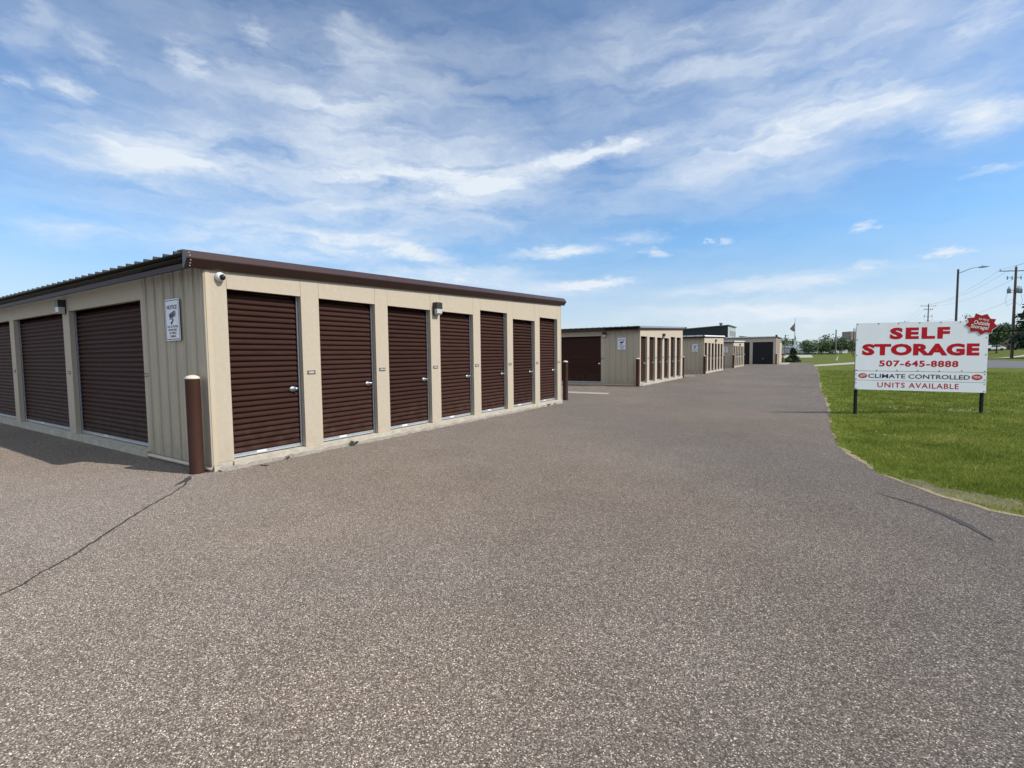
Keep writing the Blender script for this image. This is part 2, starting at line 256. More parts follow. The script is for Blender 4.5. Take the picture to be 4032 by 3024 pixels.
# ------------------------------------------------------------------ mesh helpers
class MB:
    def __init__(s): s.v = []; s.f = []; s.m = []; s.mi = 0; s.sm = []
    def add(s, vs_, fs, smooth=False):
        o = len(s.v); s.v += [tuple(p) for p in vs_]; s.f += [tuple(i+o for i in f) for f in fs]; s.m += [s.mi]*len(fs); s.sm += [smooth]*len(fs)
    def box(s, x0, x1, y0, y1, z0, z1, z1b=None):
        """z1b: top height at y1 when the top slopes along y"""
        b = z1 if z1b is None else z1b
        x0, x1 = min(x0, x1), max(x0, x1)
        s.add([(x0, y0, z0), (x1, y0, z0), (x1, y1, z0), (x0, y1, z0), (x0, y0, z1), (x1, y0, z1), (x1, y1, b), (x0, y1, b)],
              [(0, 3, 2, 1), (4, 5, 6, 7), (0, 1, 5, 4), (1, 2, 6, 5), (2, 3, 7, 6), (3, 0, 4, 7)])
    def tube(s, pts, r, n=10, cap=True):
        P = [Vector(p) for p in pts]; rs = r if isinstance(r, (list, tuple)) else [r]*len(P); rings = []
        for i, p in enumerate(P):
            d = (P[min(i+1, len(P)-1)]-P[max(i-1, 0)]).normalized(); a = d.orthogonal().normalized() if abs(d.z) < .9 else Vector((1, 0, 0)); a = (a-d*a.dot(d)).normalized()
            if abs(d.z) < .9: a = Vector((0, 0, 1)).cross(d).normalized()
            b = d.cross(a); rings.append([p+(a*math.cos(2*math.pi*k/n)+b*math.sin(2*math.pi*k/n))*rs[i] for k in range(n)])
        vs_ = [q for g in rings for q in g]; fs = []
        for i in range(len(P)-1):
            for k in range(n): fs.append((i*n+k, i*n+(k+1) % n, (i+1)*n+(k+1) % n, (i+1)*n+k))
        s.add(vs_, fs, True)
        if cap: s.add(rings[0], [tuple(range(n))[::-1]]); s.add(rings[-1], [tuple(range(n))])
    def lathe(s, prof, c=(0, 0, 0), n=20, axis=None):
        """prof: (radius, height) pairs; axis: direction the heights run along"""
        q = Vector((0, 0, 1)).rotation_difference(Vector(axis)) if axis else Quaternion(); c = Vector(c); vs_ = []
        for r, h in prof:
            for k in range(n): vs_.append(c+q @ Vector((r*math.cos(2*math.pi*k/n), r*math.sin(2*math.pi*k/n), h)))
        fs = [(i*n+k, i*n+(k+1) % n, (i+1)*n+(k+1) % n, (i+1)*n+k) for i in range(len(prof)-1) for k in range(n)]
        s.add(vs_, fs, True)
    def prism(s, poly, axis, a, b, dz=0.):
        """poly extruded from a to b along axis 'x' (poly is y,z) or 'y' (poly is x,z; rises dz)"""
        n = len(poly)
        P = (lambda p, t, e: (t, p[0], p[1]+e)) if axis == 'x' else (lambda p, t, e: (p[0], t, p[1]+e))
        s.add([P(p, a, 0) for p in poly]+[P(p, b, dz) for p in poly],
              [tuple(range(n)), tuple(range(n, 2*n))[::-1]]+[(i, n+i, n+(i+1) % n, (i+1) % n) for i in range(n)])
    def flat(s, poly, z):
        s.add([(p[0], p[1], z if len(p) < 3 else p[2]) for p in poly], [tuple(range(len(poly)))])
    def build(s, name, mats, parent=None, loc=None, fix=True):
        me = bpy.data.meshes.new(name); me.from_pydata(s.v, [], s.f)
        for m in (mats if isinstance(mats, (list, tuple)) else [mats]): me.materials.append(m)
        me.polygons.foreach_set('material_index', s.m); me.polygons.foreach_set('use_smooth', s.sm); me.update()
        if fix:
            bm = bmesh.new(); bm.from_mesh(me); bmesh.ops.recalc_face_normals(bm, faces=bm.faces); bm.to_mesh(me); bm.free()
        o = bpy.data.objects.new(name, me); col.objects.link(o)
        if parent: o.parent = parent
        if loc: o.location = loc
        return o
def bevel(o, w=.006, seg=2):
    m = o.modifiers.new('bevel', 'BEVEL'); m.width = w; m.segments = seg; m.limit_method = 'ANGLE'; return o
def tag(o, label=None, cat=None, group=None, kind=None):
    for k, v in (('label', label), ('category', cat), ('group', group), ('kind', kind)):
        if v: o[k] = v
    return o
def thing(name, label, cat, loc, rz=0, group=None):
    o = bpy.data.objects.new(name, None); col.objects.link(o); o.empty_display_size = .2; o.location = loc; o.rotation_euler = (0, 0, rz)
    return tag(o, label, cat, group)
def struct(name, mb, mat): return tag(mb.build(name, mat), kind='structure')
def dup(root, loc=None, rz=None, label=None):
    def cp(o, par):
        c = o.copy(); col.objects.link(c); c.parent = par
        for ch in o.children: cp(ch, c)
        return c
    kids = list(root.children); r = root.copy(); col.objects.link(r)
    for k in kids: cp(k, r)
    if loc: r.location = loc
    if rz is not None: r.rotation_euler = (0, 0, rz)
    if label: r['label'] = label
    return r
def text_into(mb, s, x0, x1, z0, z1, P, bold=0., shear=0., rot=0., space=1.):
    """lettering s fitted in the box x0..x1, z0..z1 (its own cap height) and placed by P(x, z) -> point"""
    cu = bpy.data.curves.new('t', 'FONT'); cu.body = s; cu.offset = bold; cu.resolution_u = 3; cu.shear = shear; cu.space_character = space; cu.fill_mode = 'FRONT' if False else 'BOTH'
    ob = bpy.data.objects.new('t', cu); me = bpy.data.meshes.new_from_object(ob)
    V = [v.co.copy() for v in me.vertices]; F = [tuple(p.vertices) for p in me.polygons]
    bpy.data.objects.remove(ob); bpy.data.curves.remove(cu); bpy.data.meshes.remove(me)
    if not V: return
    a0 = min(v.x for v in V); a1 = max(v.x for v in V); b0 = min(v.y for v in V); b1 = max(v.y for v in V); cx, cz = (x0+x1)/2, (z0+z1)/2; pts = []
    for v in V:
        x = x0+(v.x-a0)/(a1-a0)*(x1-x0)-cx; z = z0+(v.y-b0)/(b1-b0)*(z1-z0)-cz
        pts.append(P(cx+x*math.cos(rot)-z*math.sin(rot), cz+x*math.sin(rot)+z*math.cos(rot)))
    mb.add(pts, F)

# ------------------------------------------------------------------ ground
GZ = -.12
def sst(a, b, x): t = min(1, max(0, (x-a)/(b-a))); return t*t*(3-2*t)
def gh(x, y): return -.135+1.45*sst(32, 52, x)*sst(95, 150, y)+.45*sst(150, 260, y)
g = MB(); xs = [-1500, -600, -250, -120, -60, -30, -10, 0, 5, 7, 10, 15, 20, 25, 30, 35, 40, 45, 50, 55, 60, 80, 110, 160, 300, 700, 1600]
ys = [-400, -100, -30, -10, 0, 10, 20, 30, 40, 50, 60, 70, 80, 90, 100, 110, 120, 135, 150, 170, 200, 230, 260, 300, 400, 700, 1500, 3000]
g.add([(x, y, gh(x, y)) for y in ys for x in xs], [(j*len(xs)+i, j*len(xs)+i+1, (j+1)*len(xs)+i+1, (j+1)*len(xs)+i) for j in range(len(ys)-1) for i in range(len(xs)-1)], True)
struct('ground', g, m_grass)
EDGE = [(6.45, 75.8), (6.51, 72.4), (6.45, 63), (6.7, 60), (6.9, 53.4), (7.12, 40), (7.16, 29.6), (7.21, 21.1), (7.34, 16.0), (7.38, 12.4), (7.39, 10.1), (7.38, 8.07), (7.42, 6.84), (7.46, 6.21), (7.59, 5.42), (7.73, 4.85), (7.88, 4.27), (8.05, 3.96), (8.18, 3.7), (8.33, 3.46), (8.51, 3.27), (8.61, 3.12), (8.83, 3.0), (9.3, 2.75), (10.5, 2.35), (13, 1.9), (20, 1.5), (60, 1.2)]
fine = []
for i in range(len(EDGE)-1):
    (xa, ya), (xb, yb) = EDGE[i], EDGE[i+1]; L_ = math.hypot(xb-xa, yb-ya); n_ = max(1, min(60, int(L_/.12))); nx, ny = (yb-ya)/L_, -(xb-xa)/L_
    for k in range(n_):
        t = k/n_; j = random.uniform(-.022, .022); fine.append((xa+(xb-xa)*t+nx*j, ya+(yb-ya)*t+ny*j))
g = MB(); g.flat([(60, -40), (60, 1.2)]+fine[::-1]+[(2.6, 75.8), (2.6, 66), (-70, 66), (-70, -40)], GZ)
struct('driveway', g, m_asphalt)
def ribbon(pts, widths, z, jit=0., sub=1):
    m = MB(); V = []
    Q = []
    for i in range(len(pts)-1):
        for k in range(sub):
            t = k/sub; Q.append((pts[i][0]*(1-t)+pts[i+1][0]*t+random.uniform(-jit, jit), pts[i][1]*(1-t)+pts[i+1][1]*t+random.uniform(-jit, jit), widths[i]*(1-t)+widths[i+1]*t))
    Q.append((*pts[-1], widths[-1]))
    for i, (x, y, wd) in enumerate(Q):
        a = Q[max(0, i-1)]; b = Q[min(len(Q)-1, i+1)]; L_ = math.hypot(b[0]-a[0], b[1]-a[1]) or 1; nx, ny = -(b[1]-a[1])/L_, (b[0]-a[0])/L_
        wd *= random.uniform(.75, 1.25) if jit else 1
        V += [(x+nx*wd/2, y+ny*wd/2, z), (x-nx*wd/2, y-ny*wd/2, z)]
    m.add(V, [(2*i, 2*i+1, 2*i+3, 2*i+2) for i in range(len(Q)-1)]); return m
crack = [(-.04, -.30), (.22, -.44), (.41, -.57), (.7, -.82), (.84, -.99), (1.06, -1.22), (1.3, -1.45), (1.48, -1.61), (1.72, -1.82), (1.89, -1.98), (2.01, -2.08), (2.12, -2.21), (2.16, -2.26), (2.25, -2.37), (2.38, -2.47), (2.45, -2.59), (2.62, -2.85), (3.2, -3.6), (4.2, -5)]
struct('pavement_crack', ribbon(crack, [.024, .022, .022, .017, .022, .018, .020, .021, .023, .021, .019, .015, .018, .015, .018, .018, .018, .018, .018], GZ+.003, .008, 5), m_crack)
struct('tar_patch', ribbon([(.0, -.33), (.14, -.42), (.22, -.50), (.30, -.62)], [.05, .085, .075, .03], GZ+.005, .012, 3), m_tar)
struct('tar_seal', ribbon([(7.70, 3.33), (7.95, 3.08), (8.07, 2.96), (8.19, 2.76), (8.28, 2.57), (8.335, 2.43), (8.345, 2.37), (8.42, 2.06)], [.006, .03, .045, .055, .065, .075, .045, .006], GZ+.005, .002, 3), m_tar)
for yy, xa in ((21.5, 3.6), (41.2, 1.5), (52.5, 1.2)):
    struct('pavement_seam', ribbon([(xa, yy), ((xa+7)/2, yy+.15), (7.1, yy)], [.02, .05, .05], GZ+.005, .02, 8), m_crack)
# dry soil along the lawn's edge
V = []; dm = MB(); prev = None
E2 = [p for p in fine if p[1] < 62 and p[0] < 14]
for i, (x, y) in enumerate(E2):
    a = E2[max(0, i-3)]; b = E2[min(len(E2)-1, i+3)]; L_ = math.hypot(b[0]-a[0], b[1]-a[1]); nx, ny = -(b[1]-a[1])/L_, (b[0]-a[0])/L_
    wd = max(-.006, .018+.035*math.sin(i*.37)+.035*math.sin(i*.083+1)+random.uniform(-.03, .03)); V += [(x-nx*.008, y-ny*.008, GZ+.004), (x+nx*wd, y+ny*wd, GZ+.007)]
dm.add(V, [(2*i, 2*i+1, 2*i+3, 2*i+2) for i in range(len(E2)-1)]); struct('soil_verge', dm, m_dirt)
g = MB(); cc = (8.55, 3.72)
bp_ = [(7.98, 4.02), (8.02, 4.22), (8.22, 4.30), (8.40, 4.05), (8.62, 3.90), (8.95, 3.72), (9.3, 3.55), (9.5, 3.2), (9.3, 2.85), (8.8, 3.08), (8.55, 3.28), (8.4, 3.48), (8.2, 3.75)]
g.flat([(bp_[i][0]*(1-k/6)+bp_[(i+1) % 13][0]*k/6+random.uniform(-.05, .05), bp_[i][1]*(1-k/6)+bp_[(i+1) % 13][1]*k/6+random.uniform(-.05, .05)) for i in range(13) for k in range(6)], GZ-.004); struct('bare_patch', g, m_bare)
# road, path, pads
g = MB(); g.flat([(17.5, 60), (19.6, 54.8), (21.6, 53.7), (30, 49), (60, 36), (90, 45), (44, 66), (31, 80), (28.5, 95), (27.0, 130), (20, 130), (17.0, 90)][::-1], -.128); struct('road', g, m_road)
g = MB(); g.flat([(22.6, 52.6), (23.4, 51.8), (31.5, 47.2), (31, 48.4), (24, 52.6)], -.124); struct('kerb', g, m_path)
g = MB(); g.flat([(6.5, 56.5), (11.0, 69), (16.5, 78), (16.5, 84), (11.3, 79), (6.55, 63)], -.125); struct('path', g, m_path)
g = MB(); g.flat([(2.72, 65.3), (3.9, 64.9), (3.75, 75.7), (2.72, 75.7)], GZ+.006); struct('concrete_pad', g, m_path)
g = MB(); g.flat([(-1.9, 14.6), (.18, 14.52), (.02, 15.18), (-1.9, 15.2)], GZ+.006)
g.flat([(-1.9, 30.6), (.1, 30.5), (.0, 31.2), (-1.9, 31.2)], GZ+.006); struct('concrete_apron', g, m_path)
g = MB(); g.flat([(-8, 131, -.10), (5.9, 138, -.10), (4.7, 203, .12), (-8, 212, .13)], 0); struct('parking_lot', g, m_path)
g = MB(); V = [(36, 112.5), (48, 137), (62, 150), (61, 153), (47, 140), (34.6, 114)]
g = ribbon([(30, 106), (36, 118), (44, 134), (56, 150), (80, 165)], [1.8]*5, 0, 0, 6); g.v = [(x, y, gh(x, y)+.05) for x, y, z in g.v]; struct('sidewalk', g, m_path)

# ------------------------------------------------------------------ storage buildings
def bar_h(mb, x, y0, y1, z0, z1, t=.025): mb.box(x-t, x, y0, y1, z0, z1)
def curtain(axis, a, b, h, depth, name, parent, mat, pitch=.085):
    """corrugated roll-up curtain. axis 'F': lies in a plane x=-depth over y in a..b; axis 'L': plane y=+depth over x in a..b"""
    pr = []; z = .055; n = 6
    while z < h+.10:
        for t, o in ((0, 0), (.17, .001), (.22, .021), (.34, .026), (.55, .025), (.78, .018), (.93, .006)): pr.append((z+pitch*t, o))
        z += pitch
    V = []
    for zz, o in pr:
        back = .24*(max(0, zz-h+.12)/.17)**1.4
        for q in (a, b):
            V.append((-depth+o-back, q, zz) if axis == 'F' else (q, depth-o+back, zz))
    mb = MB(); mb.add(V, [(2*i, 2*i+1, 2*i+3, 2*i+2) for i in range(len(pr)-1)], True)
    # side return so that the scalloped edge has depth
    W = []
    for zz, o in pr:
        back = .24*(max(0, zz-h+.12)/.17)**1.4
        for q in (a, b): W += [(-depth-.012-back, q, zz) if axis == 'F' else (q, depth+.012+back, zz)]
    mb.v += W; o0 = len(V)
    for i in range(len(pr)-1):
        for s in (0, 1): mb.f.append((2*i+s, 2*i+2+s, o0+2*i+2+s, o0+2*i+s)); mb.m.append(0); mb.sm.append(False)
    d = mb.build(name, mat, parent, fix=False)
    return d
def roll_door(axis, a, b, h, parent, latch='r', detail=True):
    D = .13; e = .04; lo, hi = min(a, b)+e, max(a, b)-e
    d = curtain(axis, lo, hi, h, D, 'door', parent, m_door)
    P = (lambda q, o, z: (-D+o, q, z)) if axis == 'F' else (lambda q, o, z: (q, D-o, z))
    def bx(mb, q0, q1, o0, o1, z0, z1):
        A = P(q0, o0, z0); B = P(q1, o1, z1); mb.box(A[0], B[0], min(A[1], B[1]), max(A[1], B[1]), z0, z1)
    m = MB(); bx(m, lo-.01, hi+.01, -.012, .022, .018, .062); bx(m, lo-.01, hi+.01, -.012, .034, .012, .022); m.build('bottom_bar', m_galv, d)
    m = MB(); bx(m, lo-.005, hi+.005, -.01, .016, .0, .012); m.build('bottom_seal', m_black, d)
    if detail:
        m = MB(); w_ = hi-lo; c0 = lo+w_*.33
        bx(m, c0, c0+.15, .0222, .0235, .028, .059); m.build('sticker', m_sticker, d)
        for s in (0, 1):
            m = MB(); q = min(a, b) if s == 0 else max(a, b); sg = 1 if s == 0 else -1
            bx(m, q+sg*.001, q+sg*.026, .024, .045, .0, h+.05); m.build('guide_track', m_galv, d)
    if latch:
        q = hi-.085 if latch == 'r' else lo+.085
        base = Vector(P(q, .022, .965)); ax = (1, 0, 0) if axis == 'F' else (0, -1, 0)
        m = MB()
        prof = [(0.0001, .0)]+[(.055*math.cos(t), .010+.022*math.sin(t)) for t in [0, .4, .8, 1.2, 1.5]]+[(.0001, .033)]
        k0 = len(m.v); m.lathe(prof, base, 18, ax)
        for i in range(k0, len(m.v)):       # stretch sideways into an oval
            x, y, z = m.v[i]; m.v[i] = (x, base.y+(y-base.y)*1.35, base.z+(z-base.z)*.85) if axis == 'F' else (base.x+(x-base.x)*1.35, y, base.z+(z-base.z)*.85)
        la = m.build('latch', m_chrome, d)
        m = MB(); m.lathe([(.0001, 0), (.026, 0), (.028, .03), (.022, .042), (.0001, .044)], P(q+.03, .05, .965), 14, ax); m.build('lock', m_chrome, la)
        m = MB(); m.lathe([(.0001, 0), (.010, 0), (.010, .003), (.0001, .003)], P(q+.03, .0945, .965), 10, ax); m.build('keyhole', m_black, la)
    return d
def number_plate(axis, q, z, s, parent, fine_text):
    m = MB()
    if axis == 'F': m.box(0.003, .007, q-.075, q+.075, z-.03, z+.03)
    else: m.box(q-.075, q+.075, -.007, -.003, z-.03, z+.03)
    p = m.build('number_plate', m_plate, parent)
    if s:
        m = MB(); P = (lambda x, zz: (.0085, q+x, z+zz)) if axis == 'F' else (lambda x, zz: (q+x, -.0085, z+zz))
        text_into(m, s, -.05, .05, -.017, .017, P, .02)
        for sx in (-.066, .066): 
            c = P(sx, 0); m.add([(c[0], c[1]+(dy if axis == 'F' else 0), c[2]+dz) if axis == 'F' else (c[0]+dy, c[1], c[2]+dz) for dy, dz in ((-.004, -.004), (.004, -.004), (.004, .004), (-.004, .004))], [(0, 1, 2, 3)])
        m.build('lettering', m_sticker, p)
def storage_building(label, x0, y0, L, W, fo, lo_, px, zr, sl, rh, plates, zeave, detail=True, glint_eave=False, group='long tan storage buildings along the driveway', latches=True, rake_sheen=None):
    b = thing('storage_building', label, 'building', (x0, y0, 0), group=group)
    zeave = zr-.085
    zt = lambda y: zr+sl*(y+.25)             # top of the rake trim
    zw = lambda y: zt(y)-rh+.03              # top of the wall
    # slab
    m = MB(); m.box(-W, -.001, .0, L, -.35, -.004); m.box(0, .035, .26, L+.03, -.35, -.012); m.box(-W, px, -.045, -.001, -.35, -.012)
    m.build('slab', m_concrete, b)
    m = MB(); pr = [(0.012, GZ-.3), (.10, GZ-.3), (.17, GZ+.012), (.075, GZ+.055)]
    V = []; nseg = int(L/.12)
    for i in range(nseg+1):
        y = .05+(L-.05)*i/nseg; V += [(.033, y, GZ+.05+random.uniform(-.02, .015)), (.09+random.uniform(-.04, .045), y+random.uniform(-.02, .02), GZ+.002)]
    m.add(V, [(2*i, 2*i+1, 2*i+3, 2*i+2) for i in range(nseg)]); m.build('crumbled_edge', m_crumble, b, fix=False)
    # front: flat panels with fine open seams, jambs formed by the piers
    edges = [0]+[q for o in fo for q in o[:2]]+[L]; G = .0022; m = MB()
    for i in range(0, len(edges), 2):
        m.box(-.08, 0, edges[i]+(G if i else 0), edges[i+1]-(G if i+1 < len(edges)-1 else 0), 0, zw(edges[i]), zw(edges[i+1]))
    for (a, c, h) in fo: m.box(-.08, -.001, a+G, c-G, h, zw(a), zw(c))
    m.build('front_wall', m_stucco, b)
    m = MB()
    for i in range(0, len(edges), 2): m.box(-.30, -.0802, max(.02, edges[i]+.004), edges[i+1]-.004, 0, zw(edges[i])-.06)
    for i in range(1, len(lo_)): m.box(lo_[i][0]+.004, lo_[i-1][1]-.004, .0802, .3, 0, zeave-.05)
    m.box(-.40, -.31, .03, L-.03, 0, zw(0)-.1); m.box(-W+.05, -.41, .40, .45, 0, zw(0)-.1); m.build('shade_partition', m_black, b)  # partitions coloured black for the dark of the interior
    for k, (a, c, h) in enumerate(fo):
        d = roll_door('F', a, c, h, b, 'r', detail)
        if latches is False: pass
    # corner trim
    m = MB(); m.box(-.03, .004, -.006, .055, -.03, zw(0)-.01); m.build('corner_trim', m_trim, b)
    m = MB(); m.box(-.05, .006, L-.03, L+.012, -.02, zw(L)-.01); m.build('corner_trim', m_trim, b)
    # ribbed panel on the long side
    m = MB(); prof = []; x = 0.
    pat = [(0, 0), (.010, .022), (.026, .022), (.036, 0), (.10, 0), (.108, .004), (.124, .004), (.132, 0), (.196, 0), (.204, .004), (.220, .004), (.228, 0)]
    while x > px:
        for dx, dy in pat:
            if x-dx > px: prof.append((x-dx, -dy))
        x -= .305
    prof.append((px, 0)); prof[0] = (-.002, 0)
    zb = -.045; z1 = zeave-.03; V = [(p[0], p[1]-.004, z) for z in (zb, z1) for p in prof]; n = len(prof)
    m.add(V, [(i, i+1, n+i+1, n+i) for i in range(n-1)]); m.build('ribbed_panel', m_ribbed, b, fix=False)
    m = MB(); m.box(px, -.031, .0, .06, -.05, z1); m.build('panel_backing', m_ribbed, b)
    m = MB(); m.add([(px, -.030, -.048), (.0, -.030, -.048), (.0, -.055, -.075), (px, -.055, -.075)], [(0, 1, 2, 3)])
    m.add([(px, -.055, -.0755), (.0, -.055, -.0755), (.0, -.055, -.085), (px, -.055, -.085)], [(0, 1, 2, 3)]); m.add([(0, -.03, -.048), (.012, -.02, -.048), (.012, -.05, -.085), (0, -.055, -.085)], [(0, 1, 2, 3)])
    m.build('base_flashing', m_trim, b, fix=False)
    # flat piers and header of the long side
    m = MB(); le = [px-.0022]+[q for o in lo_ for q in o[:2]]+[-W]
    for i in range(0, len(le), 2): m.box(le[i+1]+G, le[i]-G, -.0, .08, 0, zeave)
    for (a, c, h) in lo_: m.box(c+G, a-G, .001, .08, h, zeave)
    m.build('side_wall', m_stucco, b)
    for (a, c, h) in lo_: roll_door('L', a, c, h, b, 'r', detail)
    # closing walls
    m = MB(); m.box(-W, -.09, L-.08, L-.001, 0, zw(L)-.02); m.box(-W, -W+.05, .09, L-.09, 0, zw(0)); m.build('rear_wall', m_stucco, b)
    # roof sheet with standing ribs that end at the eave
    ya, yb = -.27, L+.16; za, zb2 = zt(ya)-.035, zt(yb)-.035; m = MB(); prof = []; x = .03; first = True
    while x > -W:
        prof += [(x, 0), (x-.250, 0), (x-.262, .012), (x-.272, .042), (x-.284, .042), (x-.294, .012)]; x -= .305
    prof.append((-W, 0)); n = len(prof)
    V = [(p[0], ya, za+p[1]) for p in prof]+[(p[0], yb, zb2+p[1]) for p in prof]+[(p[0], ya, za-.012) for p in prof]+[(p[0], yb, zb2-.012) for p in prof]
    m.add(V, [(i, i+1, n+i+1, n+i) for i in range(n-1)]+[(2*n+i, 2*n+i+1, i+1, i) for i in range(n-1)]+[(2*n+i+1, 2*n+i, 3*n+i, 3*n+i+1) for i in range(n-1)])
    rf = m.build('roof', m_roof, b, fix=False)
    # eave trim: soffit and sloping brown band under the sheet
    ze = zt(ya)-rh; m = MB(); m.box(-W, .004, -.222, -.205, ze, ze+.075); m.box(-W, .004, -.204, -.185, ze+.001, ze+.016); m.build('eave_trim', m_brown, b)
    m = MB(); m.box(-W, -.002, -.17, -.0085, za-.035, za-.02); m.build('soffit', m_bronze, b)
    if glint_eave:
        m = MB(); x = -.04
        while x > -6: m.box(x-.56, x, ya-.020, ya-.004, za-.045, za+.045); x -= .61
        m.build('eave_glint', m_rivet_glint, b)  # white strips, the sun's reflection at the eave put into their colour
    # rake trim along the front: a bent strip, upper face tipped to the sky
    m = MB(); dz = sl*(yb+.03-ya)
    z0 = zt(ya); poly = [(.004, z0-rh), (.036, z0-rh), (.045, z0-rh+.012), (.114, z0-rh*.52), (.116, z0-rh*.46), (.035, z0-.004), (.02, z0), (-.14, z0+.002), (-.14, z0-.012), (.010, z0-.016)]
    m.prism(poly, 'y', ya-.005, yb+.03, dz)
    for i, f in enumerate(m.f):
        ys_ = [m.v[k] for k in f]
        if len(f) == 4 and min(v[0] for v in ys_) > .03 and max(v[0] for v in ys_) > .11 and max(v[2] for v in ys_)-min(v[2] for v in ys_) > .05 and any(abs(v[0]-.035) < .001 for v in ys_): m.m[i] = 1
    rk = m.build('rake_trim', [m_rake, rake_sheen or m_rake], b)  # farther buildings: upper face coloured paler for its grazing reflection
    for yj in ((3.25, 8.1) if detail else ()):
        m = MB(); dj = sl*(yj-ya); m.prism([(p[0]+.0025 if p[0] > .03 else p[0], p[1]+dj+(.002 if p[1] > z0-.02 else 0)) for p in poly[1:7]]+[(.03, z0-.05+dj), (.03, z0-rh+.02+dj)], 'y', yj, yj+.035, sl*.035); m.build('trim_joint', m_rake, b)
    m = MB(); zz = zt(ya)
    for k, (dx, dh) in enumerate(() if not detail else ((.090, rh*.34), (.064, rh*.17), (.101, rh*.60), (.085, rh*.76), (.070, rh*.90))):
        c = Vector((dx+.003, ya+.05, zz-dh)); m.lathe([(.0001, 0), (.007, 0), (.006, .004), (.0001, .005)], c, 8, (1, 0, .4 if dh < rh*.5 else -.35)); m.build('rivet', m_rivet_glint, rk); m = MB()
    for k, s in enumerate(plates):
        if k < len(fo): number_plate('F', (fo[k][1]+(fo[k+1][0] if k+1 < len(fo) else L))/2-.02, 1.225, s, b, detail)
    for k, (a, c, h) in enumerate(lo_[:3] if detail else lo_[:1]):
        number_plate('L', a+.085 if k == 0 else a+.18, 1.22, str(607+k) if detail else '', b, detail)
    return b
F1 = [(.279, 1.442), (1.778, 2.998), (3.321, 4.550), (4.858, 6.086), (6.383, 7.609), (7.900, 9.116), (9.413, 10.577)]
fo1 = [(a, c, 2.596 if k in (4, 6) else 2.465) for k, (a, c) in enumerate(F1)]
B1 = storage_building('large storage building in the foreground, with seven brown doors on its sunny front', 0, 0, 10.83, 26, fo1,
    [(-2.085, -5.334, 2.43), (-5.695, -9.041, 2.43), (-9.384, -12.7, 2.43), (-13.05, -16.4, 2.43)], -2.0, 2.92, .0335, .235, ['500', '501', '502', '503', '504', '505', '506'], 2.69)
fo2 = [(.10+1.39*k, 1.12+1.39*k, 2.40 if k > 3 else 2.30) for k in range(6)]
B2 = storage_building('second storage building along the driveway, one wide brown door beside its ribbed wall', -.13, 19.55, 8.5, 22, fo2, [(-2.0, -5.3, 2.36), (-5.7, -9.0, 2.36)], -1.80, 2.78, .036, .20, ['']*6, 2.63, rake_sheen=m_greymetal)
fo3 = [(.12+1.39*k, 1.10+1.39*k, 2.2) for k in range(6)]
B3 = storage_building('third storage building along the driveway, painted glint on its roof edge above ribbed wall', -.10, 34.75, 8.5, 20, fo3, [(-3.9, -7.0, 2.3)], -3.6, 2.75, .022, .19, ['']*6, 2.58, detail=False, glint_eave=True, rake_sheen=m_rivet_glint)
fo4 = [(.12+1.30*k, 1.06+1.30*k, 2.1) for k in range(6)]
B4 = storage_building('fourth and smallest storage building, just before the one with charcoal doors', -.19, 50.0, 8.0, 20, fo4, [(-3.9, -7.0, 2.2)], -3.6, 2.60, .016, .16, ['']*6, 2.42, detail=False, glint_eave=True, rake_sheen=m_rivet_glint)

# building with charcoal doors at the end of the drive
b5 = thing('storage_building', 'farthest storage building, two wide charcoal doors facing the driveway', 'building', (2.55, 66.2, 0), group='long tan storage buildings along the driveway')
m = MB(); op = [(-.36, -2.70, 2.72), (-3.05, -5.4, 2.72), (-5.8, -8.2, 2.72)]; e5 = [0]+[q for o in op for q in o[:2]]+[-20]
for i in range(0, len(e5), 2): m.box(e5[i+1], e5[i], 0, .15, -.12, 3.25)
for a, c, h in op: m.box(c, a, .001, .149, h, 3.25)
m.build('front_wall', m_stucco, b5)
for a, c, h in op:
    m = MB(); zz = [(-.11+.085*k+dz_, .088 if q else .098) for k in range(33) for dz_, q in ((0, 0), (.02, 1), (.07, 1))]
    V = [(xx, yy, min(h, z_)) for z_, yy in zz for xx in (c, a)]; m.add(V, [(2*i, 2*i+1, 2*i+3, 2*i+2) for i in range(len(zz)-1)]); d = m.build('door', m_charcoal, b5)
    m = MB(); m.box((a+c)/2-.08, (a+c)/2+.08, .070, .087, .55, .60); m.build('handle', m_galv, d)
m = MB(); m.box(-.2, .0, .16, 5.6, -.12, 3.2); m.build('brick_side_wall', m_brick, b5)
m = MB(); m.box(-.2, .02, 5.601, 9.9, -.12, 3.2); m.build('side_wall', m_trim, b5)
m = MB(); m.box(-20, -.2, 9.7, 9.85, -.12, 3.2); m.box(-20, -19.9, .16, 9.69, -.12, 3.2); m.build('rear_wall', m_stucco, b5)
m = MB(); m.box(-20.2, .06, -.15, 10.0, 3.251, 3.40)
m.build('roof', m_roof, b5)
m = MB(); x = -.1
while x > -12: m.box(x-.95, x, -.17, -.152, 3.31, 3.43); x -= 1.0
m.build('eave_glint', m_rivet_glint, b5)  # sun reflection along this eave, painted as white strips
m = MB(); m.box(-.05, .03, -.03, .06, -.12, 3.30); m.build('downspout', m_whitepaint, b5)
m = MB(); m.box(-.12, .10, -.25, .05, 3.41, 3.58); m.build('gutter_end', m_roof, b5)
m = MB(); m.box(.021, .05, 6.5, 9.5, 2.7, 3.15); m.build('fascia_panel', m_green, b5)

